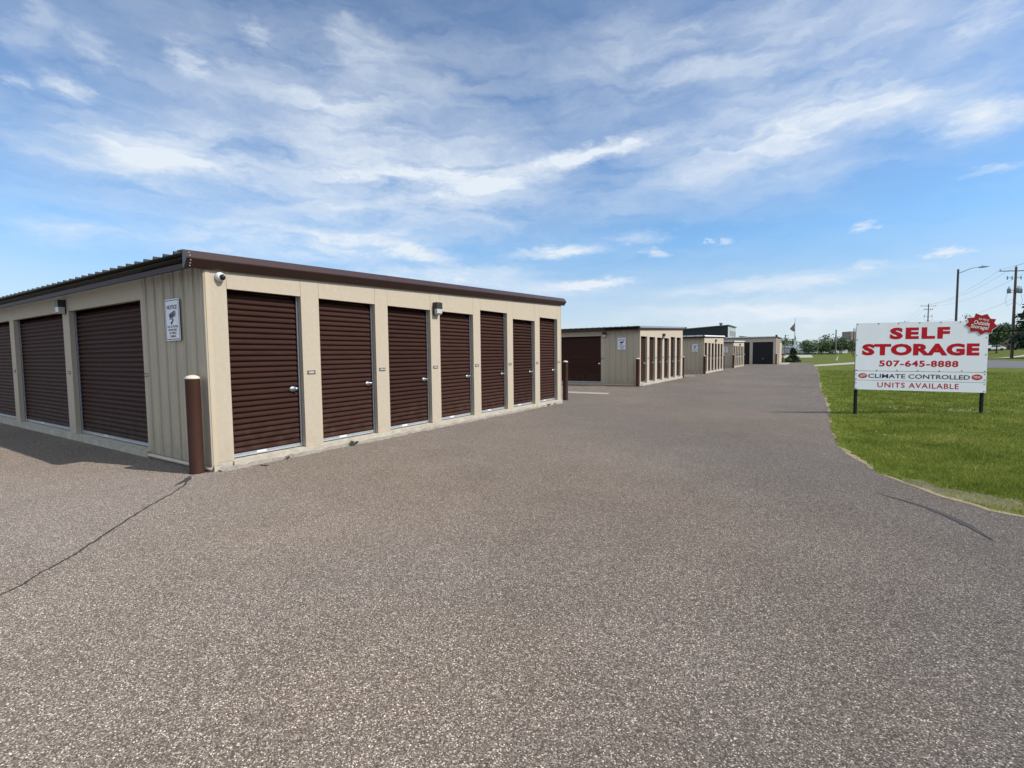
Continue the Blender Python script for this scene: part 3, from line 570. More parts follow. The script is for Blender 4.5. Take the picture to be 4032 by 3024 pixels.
# big dark building behind
b6 = thing('industrial_building', 'dark navy sided building with a rising roof behind the storage rows', 'building', (-10.77, 118, 0))
m = MB(); m.add([(0, 0, -.2), (-26, 0, -.2), (-26, 0, 6.1), (0, 0, 7.55)], [(0, 1, 2, 3)])
for k in range(60): x = -.2-k*.43; m.box(x-.05, x, -.03, -.001, -.1, 7.4+(x*.0558))
m.add([(-26, .01, 0), (-26, 12, 0), (-26, 12, 6.1), (-26, .01, 6.1)], [(0, 1, 2, 3)]); m.build('dark_wall', m_navy, b6)
m = MB(); m.box(-.15, 0, .01, 12, -.2, 7.5); m.build('pale_wall', m_palewall, b6)
for y in (3.0, 6.3, 9.6):
    m = MB(); m.box(.001, .05, y, y+1.6, 5.35, 6.5); wd = m.build('window', m_window, b6)
    m = MB(); m.box(.051, .10, y-.12, y, 5.3, 6.6); m.box(.051, .10, y+1.6, y+1.7, 5.3, 6.6); m.build('frame', m_whitepaint, wd)
m = MB(); m.add([(.25, -.3, 7.60), (-26, -.3, 6.12), (-26, 12.3, 6.12), (.25, 12.3, 7.60), (.25, -.3, 7.78), (-26, -.3, 6.30), (-26, 12.3, 6.30), (.25, 12.3, 7.78)], [(0, 1, 2, 3), (4, 7, 6, 5), (0, 4, 5, 1), (1, 5, 6, 2), (2, 6, 7, 3), (3, 7, 4, 0)]); m.build('roof', m_green, b6)
for x, z in ((-2.1, 7.66), (-10.3, 7.0)):
    m = MB(); m.lathe([(.22, -.1), (.22, .45), (.42, .47), (.42, .72), (.25, .80), (.0001, .82)], (x, 3.5, z), 14); m.build('roof_vent', m_green, b6)
b7 = thing('annex_building', 'low green roofed annex right of the navy building', 'building', (-10.0, 131, 0))
m = MB(); m.box(0, 2.6, 0, 8, -.2, 4.9); m.build('wall', m_palewall, b7)
m = MB(); m.add([(-.1, -.2, 5.35), (2.9, -.2, 4.95), (2.9, 8.2, 4.95), (-.1, 8.2, 5.35), (-.1, -.2, 5.55), (2.9, -.2, 5.15), (2.9, 8.2, 5.15), (-.1, 8.2, 5.55)], [(0, 1, 2, 3), (4, 7, 6, 5), (0, 4, 5, 1), (1, 5, 6, 2), (2, 6, 7, 3), (3, 7, 4, 0)]); m.build('roof', m_green, b7)

# ------------------------------------------------------------------ bollards
def bollard(x, y, label, first=[None]):
    if first[0] is None:
        t = thing('bollard', label, 'bollard', (x, y, GZ), group='brown bollards at the building corners')
        m = MB(); m.lathe([(.0001, -.05), (.094, -.05), (.098, .01), (.090, .03), (.090, 1.30), (.0901, 1.318)], n=28); m.build('post', m_bollard, t)
        m = MB(); m.lathe([(.0905, 1.318), (.092, 1.325), (.086, 1.342), (.06, 1.358), (.03, 1.368), (.0001, 1.371)], n=28); m.build('cap', m_cream, t)
        first[0] = t
    else: t = dup(first[0], (x, y, GZ), random.uniform(0, 6), label)
    return t
for x, y, l_ in ((-.17, -.15, 'nearest brown bollard, cream dome cap, at the near corner of the foreground building'),
    (-.29, 11.75, 'brown bollard at the far end of the foreground building, by its last door'),
    (-.18, 19.36, 'brown bollard at the near corner of the second storage building'),
    (-.16, 28.35, 'brown bollard past the last door of the second storage building'),
    (-.02, 34.50, 'brown bollard at the near corner of the third storage building'),
    (-.12, 43.55, 'brown bollard past the last door of the third storage building'),
    (-.16, 49.8, 'brown bollard at the near corner of the fourth storage building'),
    (-.25, 58.6, 'brown bollard past the last door of the fourth storage building'),
    (2.58, 65.8, 'dark bollard at the near corner of the building with charcoal doors'),
    (2.75, 76.0, 'bollard at the far corner of the building with charcoal doors, by the shrub')): bollard(x, y, l_)

# ------------------------------------------------------------------ wall lamps, camera, notices
lamp0 = [None]
def wall_lamp(x, y, z, rz, label):
    if lamp0[0]: return dup(lamp0[0], (x, y, z), rz, label)
    t = thing('wall_lamp', label, 'lamp', (x, y, z), rz, 'wall lamps above the storage doors'); lamp0[0] = t   # local +x points out from the wall
    m = MB(); m.box(.004, .125, -.09, .09, .13, .27); m.box(.004, .05, -.09, -.085, 0, .13); m.box(.004, .02, -.085, .085, .0, .129); bevel(m.build('housing', m_bronze, t), .006)
    m = MB(); m.prism([(.021, .002), (.085, .002), (.118, .035), (.122, .128), (.021, .128)], 'y', -.084, .084); m.build('lens', m_lens, t)
    return t
wall_lamp(.001, 4.72, 2.365, 0, 'dark wall lamp above the fourth door on the sunny front of the foreground building')
wall_lamp(-5.53, -.001, 2.385, R(-90), 'dark wall lamp between the wide doors on the shaded side of the foreground building')
wall_lamp(-1.93, 19.549-.005, 2.28, R(-90), 'wall lamp beside the wide brown door of the second storage building')
wall_lamp(-.129, 23.52, 2.26, 0, 'wall lamp on the door front of the second storage building')
wall_lamp(-.099, 39.2, 2.26, 0, 'wall lamp on the door front of the third storage building')
wall_lamp(-.189, 54.3, 2.12, 0, 'wall lamp on the door front of the fourth storage building')
t = thing('security_camera', 'white dome security camera with black lens, high on the corner of the foreground building', 'camera', (.001, .185, 2.615))
m = MB(); m.lathe([(.0001, 0), (.086, 0), (.088, .02), (.084, .045), (.070, .075), (.055, .09), (.0001, .092)], (0, 0, 0), 26, (1, 0, 0)); m.build('housing', m_white, t)
ax = Vector((.82, .10, -.30)).normalized(); m = MB(); m.lathe([(.057, 0), (.056, .018), (.050, .036), (.038, .050), (.020, .058), (.0001, .060)], (.070, .012, -.008), 24, ax); m.build('dome_lens', m_glassy, t)
m = MB(); m.lathe([(.066, -.012), (.0685, .003), (.062, .011), (.058, .010)], (.070, .012, -.008), 24, ax); m.build('lens_ring', m_white, t)
t.scale = (.76, .76, .76)

def rrect(w_, h_, r, n=5):
    P = []
    for cx_, cz_, a0 in ((w_/2-r, h_/2-r, 0), (-w_/2+r, h_/2-r, 90), (-w_/2+r, -h_/2+r, 180), (w_/2-r, -h_/2+r, 270)):
        for k in range(n+1): a = R(a0+90*k/n); P.append((cx_+r*math.cos(a), cz_+r*math.sin(a)))
    return P
def ring(m, outer, inner, y):
    n = len(outer); m.add([(p[0], y, p[1]) for p in outer]+[(p[0], y, p[1]) for p in inner], [(i, (i+1) % n, n+(i+1) % n, n+i) for i in range(n)])
not0 = [None]
def notice(x, y, z, label):
    if not0[0]: return dup(not0[0], (x, y, z), 0, label)
    t = thing('notice_sign', label, 'sign', (x, y, z), group='camera notice signs on the ribbed walls'); not0[0] = t
    W_, H_ = .45, .61
    m = MB(); m.prism(rrect(W_, H_, .03), 'y', -.004, 0); m.build('panel', m_signwhite, t)
    m = MB(); ring(m, rrect(W_-.03, H_-.03, .025), rrect(W_-.052, H_-.052, .02), -.0055); P = lambda a, b: (a, -.006, b)
    text_into(m, 'NOTICE', -.155, .155, .155, .215, P, .03)
    for k, s in enumerate(('ALL ACTIVITIES', 'MONITORED', 'BY VIDEO', 'CAMERA')):
        wd = (.165, .13, .105, .095)[k]; text_into(m, s, -wd, wd, -.115-.047*k, -.083-.047*k, P, .015)
    m.build('lettering', m_darkred, t)
    m = MB()
    def poly(pts): m.add([(a, -.006, b) for a, b in pts], [tuple(range(len(pts)))])
    poly([(-.10, .085), (.075, .135), (.095, .128), (-.08, .072)]); poly([(-.10, .078), (-.075, .020), (.065, .055), (.062, .112), (-.085, .066)])
    poly([(.078, .116), (.078, .050), (.10, .042), (.108, .125)]); poly([(-.09, .012), (.06, .046), (.060, .038), (-.085, .002)])
    poly([(-.03, .01), (.02, .018), (.045, -.008), (.02, -.03), (-.01, -.02), (.005, -.005)]); poly([(-.055, -.035), (-.01, -.018), (.015, -.035), (-.02, -.065), (-.05, -.072)])
    m.build('camera_symbol', m_ink, t)
    return t
notice(-.93, -.034, 2.05, 'camera notice on the shaded ribbed wall of the foreground building')
notice(-1.04, 19.55-.034, 1.95, 'camera notice on the ribbed wall of the second storage building')
notice(-.76, 34.75-.034, 1.82, 'camera notice on the ribbed wall of the third storage building')
notice(-.92, 50.0-.034, 1.72, 'camera notice on the ribbed wall of the fourth storage building')

# ------------------------------------------------------------------ the self storage billboard
sg = thing('billboard', 'white self storage billboard with red lettering on two dark posts in the grass', 'sign', (7.913, 11.536, GZ), R(30.16))
Z0 = GZ
def lerp(a, b, t): return a+(b-a)*t
def Q(x, z, o=0.):                      # measured board: its lower edge drops a little to the right
    t = x/3.17; zb = lerp(.515, .396, t); zt_ = lerp(2.168, 2.198, t); f = (z-.455)/(2.183-.455)
    return (x, -.03-o, lerp(zb, zt_, f)-Z0)
def unz(x, z):                          # measured height -> board height
    t = x/3.17; zb = lerp(.515, .396, t); zt_ = lerp(2.168, 2.198, t); return .455+(z-zb)/(zt_-zb)*(2.183-.455)
def board(name, x0, x1, za, zb):
    m = MB(); n = 2; F_ = [Q(x0, za), Q(x1, za), Q(x1, zb), Q(x0, zb)]; Bk = [(p[0], p[1]+.022, p[2]) for p in F_]
    m.add(F_+Bk, [(0, 1, 2, 3), (7, 6, 5, 4), (0, 4, 5, 1), (1, 5, 6, 2), (2, 6, 7, 3), (3, 7, 4, 0)]); return m.build(name, m_signwhite, sg)
l1, l2 = unz(1.5, .945), unz(1.5, .70)
main = board('main_panel', -.01, 3.185, l1+.006, 2.183); strip = board('middle_panel', -.008, 3.187, l2+.005, l1-.006); low = board('lower_panel', -.006, 3.188, .455, l2-.005)
for x in (.046, 3.135):
    m = MB(); m.box(x-.03, x+.03, -.006, .05, -.4, 2.2); bevel(m.build('post', m_post, sg), .005)
def sq(pts, z, h): pass
m = MB(); P = lambda x, z: Q(x, z, .002)
U = lambda x, z: unz(x, z)
text_into(m, 'SELF', .80, 2.255, U(1.53, 1.757), U(1.53, 2.052), P, .056, space=1.22)
text_into(m, 'STORAGE', .138, 2.985, U(1.54, 1.346), U(1.54, 1.645), P, .056, space=1.08)
text_into(m, '507-645-8888', .566, 2.493, U(1.53, 1.063), U(1.53, 1.224), P, .03, space=1.1)
m.build('lettering', m_red, main)
m = MB(); text_into(m, 'CLIMATE CONTROLLED', .308, 2.786, U(1.547, .763), U(1.547, .873), P, .012); m.build('lettering', m_ink, strip)
m = MB(); text_into(m, 'UNITS AVAILABLE', .54, 2.524, U(1.55, .525), U(1.55, .657), P, .012, space=1.15); m.build('lettering', m_red, low)
for cx_, cz_, rx, rz_, ro in ((.175, .857, .125, .072, 6), (2.955, .788, .15, .078, -5)):
    m = MB(); pts = []
    for k in range(32):
        a = 2*math.pi*k/32; f = 1 if k % 2 == 0 else .74; pts.append(Q(cx_+rx*f*math.cos(a), U(cx_, cz_)+rz_*f*math.sin(a), .003))
    m.add([Q(cx_, U(cx_, cz_), .003)]+pts, [(0, 1+k, 1+(k+1) % 32) for k in range(32)]); bd = m.build('starburst', m_red, strip)
    m = MB(); text_into(m, 'NEW', cx_-rx*.58, cx_+rx*.58, U(cx_, cz_)-.030, U(cx_, cz_)+.030, lambda x, z: Q(x, z, .0045), .02, .2, R(ro)); m.build('lettering', m_sticker, bd)
# bolts
bolts = [(0.013, 2.146), (0.525, 2.158), (1.011, 2.163), (1.518, 2.168), (2.032, 2.172), (2.50, 2.176), (0.013, 1.757), (0.012, 1.371), (0.012, 1.0), (3.146, 1.782), (3.146, 1.353), (3.141, 0.938), (0.514, 0.984), (1.014, 0.98), (1.515, 0.968), (2.038, 0.957), (2.582, 0.952), (0.012, 0.787), (3.141, 0.717), (0.018, 0.542), (3.139, 0.432), (.012, .90), (3.141, .86), (.014, .68), (3.14, .61)]
for k, (x, z) in enumerate(bolts):
    m = MB(); c = Vector(Q(x, U(x, z), 0)); m.lathe([(.016, 0), (.015, .004), (.008, .008), (.0001, .009)], c, 10, (0, -1, 0)); m.build('bolt', m_bolt, sg)
# badge on the corner
star = [(2.846, 2.383), (2.985, 2.329), (3.129, 2.364), (3.211, 2.243), (3.348, 2.23), (3.306, 2.138), (3.391, 2.043), (3.265, 1.962), (3.252, 1.878), (3.107, 1.891), (2.988, 1.836), (2.893, 1.925), (2.722, 1.916), (2.707, 2.021), (2.592, 2.099), (2.676, 2.167), (2.635, 2.271), (2.806, 2.28)]
def starmesh(sc, o, t_):
    cx_, cz_ = 2.99, 2.11; pts = [(cx_+(x-cx_)*sc, cz_+(z-cz_)*sc) for x, z in star]; n = len(pts); m = MB()
    V = [(x, -.032-o, z-Z0) for x, z in pts]+[(x, -.032-o+t_, z-Z0) for x, z in pts]+[(cx_, -.032-o, cz_-Z0), (cx_, -.032-o+t_, cz_-Z0)]
    m.add(V, [(2*n, k, (k+1) % n) for k in range(n)]+[(2*n+1, n+(k+1) % n, n+k) for k in range(n)]+[(k, n+k, n+(k+1) % n, (k+1) % n) for k in range(n)]); return m
bd = starmesh(1.0, .008, .007).build('badge', m_signwhite, sg); bi = starmesh(.965, .0095, .001).build('badge_face', m_starred, bd)
m = MB(); P = lambda x, z: (x, -.044, z-Z0)
text_into(m, 'Ask About', 2.91, 3.17, 2.20, 2.25, P, .01, .15, R(-9)); text_into(m, 'Outside', 2.81, 3.19, 2.085, 2.185, P, .015, .12, R(-9)); text_into(m, 'Storage!', 2.73, 3.17, 1.965, 2.085, P, .015, .12, R(-9))
m.build('lettering', m_sticker, bd)

# ------------------------------------------------------------------ grass
def edge_x(y):
    ex = np.array([p[0] for p in EDGE][::-1]); ey = np.array([p[1] for p in EDGE][::-1]); return np.interp(y, ey, ex)
def blades(name, n, rmin, rmax, seed, label):
    g_ = np.random.default_rng(seed); r = np.exp(g_.uniform(math.log(rmin), math.log(rmax), n)); a = g_.uniform(R(-4), R(40), n)
    x = 7.14+r*np.sin(a); y = -3.42+r*np.cos(a); ok = (y > 2.2) & (x > edge_x(y)+.012+.03*np.sin(y*7.7)*np.sin(y*3.1))
    bare = ((x-8.62)/.62)**2+((y-3.62+.45*(x-8.6))/.25)**2 < 1; ok &= ~(bare & (g_.random(n) < .5)); ok &= ~((x > 17) & (y > 50)) & (y < 60)
    near = (x-edge_x(y)) < .06+.05*np.sin(y*5)+.05*np.sin(y*13.7); ok &= ~(near & (g_.random(n) < .6))
    x, y, r = x[ok], y[ok], r[ok]; n = len(x)
    patch = .5+.5*np.sin(x*2.1+1.3*np.sin(y*1.7))*np.cos(y*1.6+.9*np.sin(x*2.7)); tuft = np.clip(np.sin(x*9.3+2*np.sin(y*4.1))*np.sin(y*8.1+1.7*np.sin(x*5.3))-.62, 0, 1)*2.2; h = (.030+.030*g_.random(n))*(.72+.5*patch+tuft); wd = .0021*np.maximum(1, r/5.2)*g_.uniform(.7, 1.5, n)
    th = g_.uniform(0, 2*math.pi, n); ln = g_.uniform(.2, 1.1, n)*h; ld_ = g_.uniform(0, 2*math.pi, n)
    V = np.zeros((n, 3, 3)); dx, dy = np.cos(th)*wd, np.sin(th)*wd; z0 = -.137
    V[:, 0] = np.stack([x-dx, y-dy, np.full(n, z0)], 1); V[:, 1] = np.stack([x+dx, y+dy, np.full(n, z0)], 1); V[:, 2] = np.stack([x+np.cos(ld_)*ln, y+np.sin(ld_)*ln, z0+h], 1)
    me = bpy.data.meshes.new(name); me.vertices.add(n*3); me.vertices.foreach_set('co', V.reshape(-1)); me.loops.add(n*3); me.loops.foreach_set('vertex_index', np.arange(n*3)); me.polygons.add(n)
    me.polygons.foreach_set('loop_start', np.arange(n)*3); me.polygons.foreach_set('loop_total', np.full(n, 3)); me.materials.append(m_blade)
    at = me.attributes.new('tone', 'FLOAT', 'FACE'); at.data.foreach_set('value', np.clip(.45+g_.normal(0, .36, n)+.32*np.exp(-(x-edge_x(y))/.45), -.25, 1.5)); me.update(calc_edges=True)
    o = bpy.data.objects.new(name, me); col.objects.link(o); return tag(o, label, 'grass', kind='stuff')
blades('grass', 430000, 5.6, 48, 3, 'short green lawn grass to the right of the driveway')
# clover flowers: tiny white heads
m = MB(); g_ = np.random.default_rng(5)
for cx_, cy_, n_, sp in ((10.35, 13.2, 40, .25), (8.9, 13.3, 14, .35), (7.9, 15.5, 12, .8), (9.6, 20, 16, 1.6), (13.5, 24, 24, 2.5), (12.5, 13.5, 8, .9), (9.6, 8.0, 6, .9)):
    for k in range(n_):
        x = cx_+g_.normal(0, sp); y = cy_+g_.normal(0, sp*.5)
        if x < edge_x(y)+.1: continue
        s = .009; c = Vector((x, y, -.075+g_.uniform(-.01, .015))); m.add([c+Vector(q)*s for q in ((1, 0, 0), (-1, 0, 0), (0, 1, 0), (0, -1, 0), (0, 0, 1), (0, 0, -1))], [(0, 2, 4), (2, 1, 4), (1, 3, 4), (3, 0, 4), (2, 0, 5), (1, 2, 5), (3, 1, 5), (0, 3, 5)])
tag(m.build('clover_flowers', m_white), 'tiny white clover flowers scattered through the lawn near the billboard', 'flowers', kind='stuff')
# weeds in the joint between slab and asphalt
def weed(x, y, s, label):
    m = MB()
    for k in range(14):
        a = random.uniform(0, 6.28); h = s*random.uniform(.5, 1); q = Vector((math.cos(a), math.sin(a), 0)); p = q.cross(Vector((0, 0, 1)))*s*.10; o = Vector((0, 0, 0)); mid = q*s*.35+Vector((0, 0, h*.7)); tip = q*s*.75+Vector((0, 0, h*.75))
        m.add([o-p*.3, o+p*.3, mid+p, tip, mid-p], [(0, 1, 2, 3, 4)])
    tag(m.build('weed', m_leaf[3], loc=(x, y, GZ+.01), fix=False), label, 'weed', 'weeds along the slab of the foreground building')
weed(.13, 2.32, .11, 'small green weed growing under the second door of the foreground building')
weed(.14, 1.02, .06, 'tiny weed growing under the first door of the foreground building')
weed(.12, 9.75, .08, 'tiny weed growing at the slab below the last door of the foreground building')
weed(.12, 10.15, .06, 'tiny weed nearest the far corner of the foreground building')
# loose black scrap by the corner
m = MB(); m.add([(0, 0, 0), (.14, .03, .004), (.16, .06, .012), (.06, .05, .006), (-.02, .03, .002)], [(0, 1, 2, 3, 4)]); m.prism([(0, 0), (.03, 0), (.02, .008)], 'y', .0, .03)
tag(m.build('rubber_scrap', m_tar, loc=(.17, .55, GZ+.006)), 'scrap of black rubber lying on the asphalt below the first door', 'debris')
m = MB(); m.tube([(1.02, -.98, GZ+.008), (1.00, -.93, GZ+.012), (.955, -.90, GZ+.008)], .004, 6)

# ------------------------------------------------------------------ trees
def tree(x, y, z, h, w_, label, cat='tree', kind='round', leaf=0, ls=.28, n=1500, trunk=.25, group=None, seed=1, name='tree'):
    r_ = random.Random(seed); t = thing(name, label, cat, (x, y, z), group=group); m = MB()
    th = h*(trunk if kind != 'conifer' else 1)
    m.tube([(0, 0, -.3), (0, 0, th*.5), (r_.uniform(-.1, .1), 0, th*(.98 if kind == 'conifer' else 1.7))], [h*.028, h*.02, h*.006], 8)
    if kind != 'conifer':
        for k in range(7):
            a = r_.uniform(0, 6.28); zz = th*r_.uniform(.8, 1.5); m.tube([(0, 0, zz), (math.cos(a)*w_*.2, math.sin(a)*w_*.2, zz+h*.12), (math.cos(a)*w_*.36, math.sin(a)*w_*.36, zz+h*.26)], [h*.012, h*.008, h*.003], 6)
    m.build('trunk', m_bark, t)
    c = MB(); clumps = []
    if kind == 'conifer':
        lv = max(16, int(h*2.4))
        for i in range(lv):
            zz = h*((.10 if h < 5 else .19)+(.88 if h < 5 else .79)*i/lv); rad = w_/2*(1-(zz/h))**(.8 if h < 5 else .5)*r_.uniform(.7, 1.12)*(1 if h < 5 else min(1, .62+zz/h*1.1))+.12
            for k in range(max(4, int(rad*6))):
                a = r_.uniform(0, 6.28); rr = rad*r_.uniform(.7, 1.05); clumps.append((a, rr, zz))
        per = max(6, n//len(clumps))
        for a, rr, zz in clumps:
            for k in range(per):
                f = r_.uniform(.1, 1)**.7; px_ = math.cos(a)*rr*f+r_.gauss(0, .07*rr); py_ = math.sin(a)*rr*f+r_.gauss(0, .07*rr); pz = zz-rr*.28*f+r_.gauss(0, .05)
                leafq(c, (px_, py_, pz), ls, r_)
    else:
        for i in range(26):
            u = r_.uniform(-1, 1); a = r_.uniform(0, 6.28); q = math.sqrt(1-u*u); s = r_.uniform(.45, .82); clumps.append((math.cos(a)*q*w_/2*s, math.sin(a)*q*w_/2*s, h*(.58+.36*u*s/.82), r_.uniform(.13, .24)*w_))
        per = n//26
        for cx_, cy_, cz_, cr in clumps:
            for k in range(per):
                d = Vector((r_.gauss(0, 1), r_.gauss(0, 1), r_.gauss(0, 1))).normalized()*cr*r_.uniform(.45, 1.08)
                leafq(c, (cx_+d.x, cy_+d.y, cz_+d.z*.8), ls, r_)
    c.build('crown', m_leaf[leaf], t, fix=False); return t
def leafq(c, p, s, r_):
    n = Vector((r_.gauss(0, 1), r_.gauss(0, 1), r_.gauss(0, 1)+.5)).normalized(); a = n.orthogonal().normalized()*s*r_.uniform(.5, 1); b = n.cross(a)*r_.uniform(.5, .9); p = Vector(p)
    c.add([p-a, p-b*.8, p+a, p+b], [(0, 1, 2, 3)])
GT = 'trees on the far side of the grass field'
spec = [(-7, 300, 8.5, 9, 'pale rounded tree low on the skyline, just right of the charcoal door building'), (0, 310, 7, 9, 'low dark tree on the skyline behind the flagpole'),
 (3.5, 232, 5.2, 6.4, 'small round tree in front of the white wall, right of the flagpole'), (8.5, 236, 5.4, 6.0, 'tree in front of the long white wall'),
 (11, 262, 8.6, 8.5, 'tallest dark tree of the skyline, behind the white wall'), (15, 268, 7.2, 7, 'broad tree on the skyline right of the tallest one'),
 (14.6, 238, 6.0, 6.0, 'dark bushy tree beside the tall bare pole'), (18.4, 242, 5.8, 5.6, 'green tree between the small street lamp and the billboard'),
 (21, 262, 8.5, 8, 'dark tree below the grain elevator'), (6, 285, 7, 9, 'hazy tree on the skyline above the small round one'), (25, 250, 7, 7, 'tree mostly hidden behind the left edge of the billboard'), (31, 262, 8, 8, 'tree hidden behind the billboard')]
for i, (x, y, h, w_, lb) in enumerate(spec):
    tree(x, y, gh(x, y), h*1.0, w_*(1.35 if i > 3 else 1.1), lb, leaf=(0, 1, 3, 0, 1, 0, 1, 0, 1, 3, 1, 0)[i], ls=.38, n=1500, trunk=.15, group=GT, seed=30+i, kind='round')
for i, (x, y, h, w_, lb) in enumerate([(-18, 330, 8, 16, 'wide tree far behind the grey walls'), (40, 330, 10, 14, 'far tree behind the billboard, left one'), (60, 330, 9, 14, 'far tree behind the billboard, right one')]):
    tree(x, y, gh(x, y), h, w_, lb, ls=.5, n=1200, trunk=.15, group=GT, seed=60+i)
tree(38.0, 110.4, .0, 13.0, 9.8, 'large dark spruce at the right edge of the picture, behind the utility pole', kind='conifer', leaf=2, ls=.30, n=15000, seed=5, name='spruce_tree')
tree(38.0, 134.5, .9, 6.0, 4.6, 'small dark tree in front of the brick building, right of the billboard', leaf=1, ls=.28, n=1800, trunk=.2, seed=9)
tree(53, 197, 1.2, 8.2, 7, 'leafy tree behind the brick building roof', leaf=0, ls=.3, n=1600, trunk=.2, seed=12)
tree(60, 203, 1.2, 8.6, 9, 'tree rising behind the brick building near the utility pole', leaf=0, ls=.32, n=1600, trunk=.2, seed=13)
tree(30.3, 118.2, -.1, 8.6, 3.4, 'sparse topped tree showing above the billboard beside the red badge', leaf=0, ls=.20, n=500, trunk=.35, seed=15)
tree(-49.7, 9.5, 0, 7.5, 3.6, 'tree top showing above the roof of the foreground building', leaf=1, ls=.14, n=700, trunk=.35, seed=21)
tree(3.9, 79.2, -.13, 2.25, 2.3, 'dark bushy pine shrub at the corner of the charcoal door building', 'shrub', kind='conifer', leaf=2, ls=.11, n=4200, seed=17, name='pine_shrub')
tree(3.35, 76.9, -.13, .75, 1.0, 'low rounded shrub in front of the pine shrub', 'shrub', leaf=3, ls=.06, n=1300, trunk=.2, seed=19, name='round_shrub')

# ------------------------------------------------------------------ poles, wires, lamps
def util_pole(x, y, z, h, az_, label, wood, full=True):
    t = thing('utility_pole', label, 'pole', (x, y, z), az_, 'utility poles along the street')
    m = MB(); m.tube([(0, 0, -.5), (0, 0, h)], [.24, .16], 10); m.build('pole', wood, t)
    m = MB(); m.box(-2.6, 2.6, -.06, .06, h-.72, h-.58); m.build('crossarm', m_woodgrey, t)
    for xx in (-2.5, 0, 2.5):
        m = MB(); zb = h-.58 if xx else h; m.lathe([(.03, 0), (.03, .08), (.09, .10), (.05, .16), (.09, .19), (.04, .26), (.0001, .28)], (xx, 0, zb), 8); m.build('insulator', m_greymetal, t)
    m = MB(); m.box(-1.5, 1.5, -.05, .05, h-1.92, h-1.80) if not full else (m.box(-1.4, -.45, -.04, .04, h-1.83, h-1.76), m.box(.14, .95, -.04, .04, h-1.83, h-1.76)); m.build('lower_crossarm', m_woodgrey, t)
    for xx in ((-1.3, -.55, .85) if full else (-1.4, -.7, .7, 1.4)):
        m = MB(); m.tube([(xx, 0, h-1.5), (xx, 0, h-2.1)], [.06, .09], 8); m.build('fuse_cutout', m_greymetal, t)
    if full:
        for xx, yy in ((-.95, 0), (.10, -.42), (.85, 0)):
            m = MB(); m.lathe([(.0001, 0), (.26, 0), (.27, .05), (.27, .72), (.24, .78), (.0001, .80)], (xx, yy, h-4.4), 14); tr_ = m.build('transformer', m_greymetal, t)
            m = MB(); m.tube([(xx+.08, yy, h-3.6), (xx+.10, yy, h-3.2)], [.05, .03], 8); m.tube([(xx-.1, yy, h-3.6), (xx-.12, yy, h-3.25)], [.05, .03], 8); m.build('bushing', m_greymetal, tr_)
        m = MB(); m.box(-.7, .7, -.05, .05, h-3.95, h-3.88); m.box(-.7, .7, -.05, .05, h-4.35, h-4.28); m.build('bracket', m_greymetal, t)
        for xx, dr in ((-1.3, 2.6), (1.1, 2.4)):
            m = MB(); m.tube([(xx*.85, 0, h-4.4), (xx*1.15, 0, h-5.6), (xx*.9, 0, h-6.5), (0, 0, h-5.9)], .018, 6); m.build('drop_cable', m_wire, t)
        m = MB(); m.tube([(-.21, 0, 0), (-.17, 0, h-6)], .05, 8); m.build('conduit', m_greymetal, t)
    else:
        m = MB(); m.box(-1.4, 1.4, -.05, .05, h-4.55, h-4.45); m.build('bracket', m_greymetal, t)
        for xx in (-1.3, 1.3):
            m = MB(); m.tube([(xx, 0, h-4.5), (xx*1.1, 0, h-5.4), (xx*.6, 0, h-6.1), (0, 0, h-5.7)], .03, 6); m.build('drop_cable', m_wire, t)
            m = MB(); m.tube([(xx, 0, h-4.4), (xx, 0, h-3.8)], .10, 8); m.build('fuse_cutout', m_greymetal, t)
    return t
HB = R(28)
util_pole(35.0, 112.6, -.15, 15.5, HB, 'near wooden utility pole with transformers, at the right edge beside the spruce', m_wood)
util_pole(40.0, 225.5, .3, 17.6, HB, 'utility pole with two crossarms rising behind the billboard', m_woodgrey, False)
util_pole(51.5, 382, .5, 19.0, HB, 'farthest utility pole, hidden by the billboard', m_woodgrey, False)
def wire(p, q, sag, label, r=.014):
    m = MB(); p, q = Vector(p), Vector(q); m.tube([p.lerp(q, k/16)-Vector((0, 0, sag*4*(k/16)*(1-k/16))) for k in range(17)], r, 5, False)
    tag(m.build('power_line', m_wire), label, 'cable', 'power lines between the utility poles')
ca, sa = math.cos(HB), math.sin(HB)
A0, A1, A2, A3 = Vector((35.0, 112.6, -.15)), Vector((40, 225.5, .3)), Vector((51.5, 382, .5)), Vector((38, 20, 0))
def off(o, u, z): return o+Vector((u*ca, u*sa, z))
for u, z1, z2, nm in ((-2.5, 15.1, 17.2, 'left'), (0, 15.7, 17.8, 'top'), (2.5, 15.1, 17.2, 'right')):
    wire(off(A0, u, z1), off(A1, u, z2), 1.6, '%s power line from the near utility pole to the next' % nm); wire(off(A1, u, z2), off(A2, u, z2+1.2), 2.0, '%s power line beyond the pole behind the billboard' % nm)
    wire(off(A3, u, z1+1), off(A0, u, z1), 1.5, '%s power line running from the near utility pole out of the picture' % nm)
wire(off(A0, 0, 10.2), off(A1, 0, 12.0), 1.6, 'lowest power line, well below the crossarm of the near utility pole')
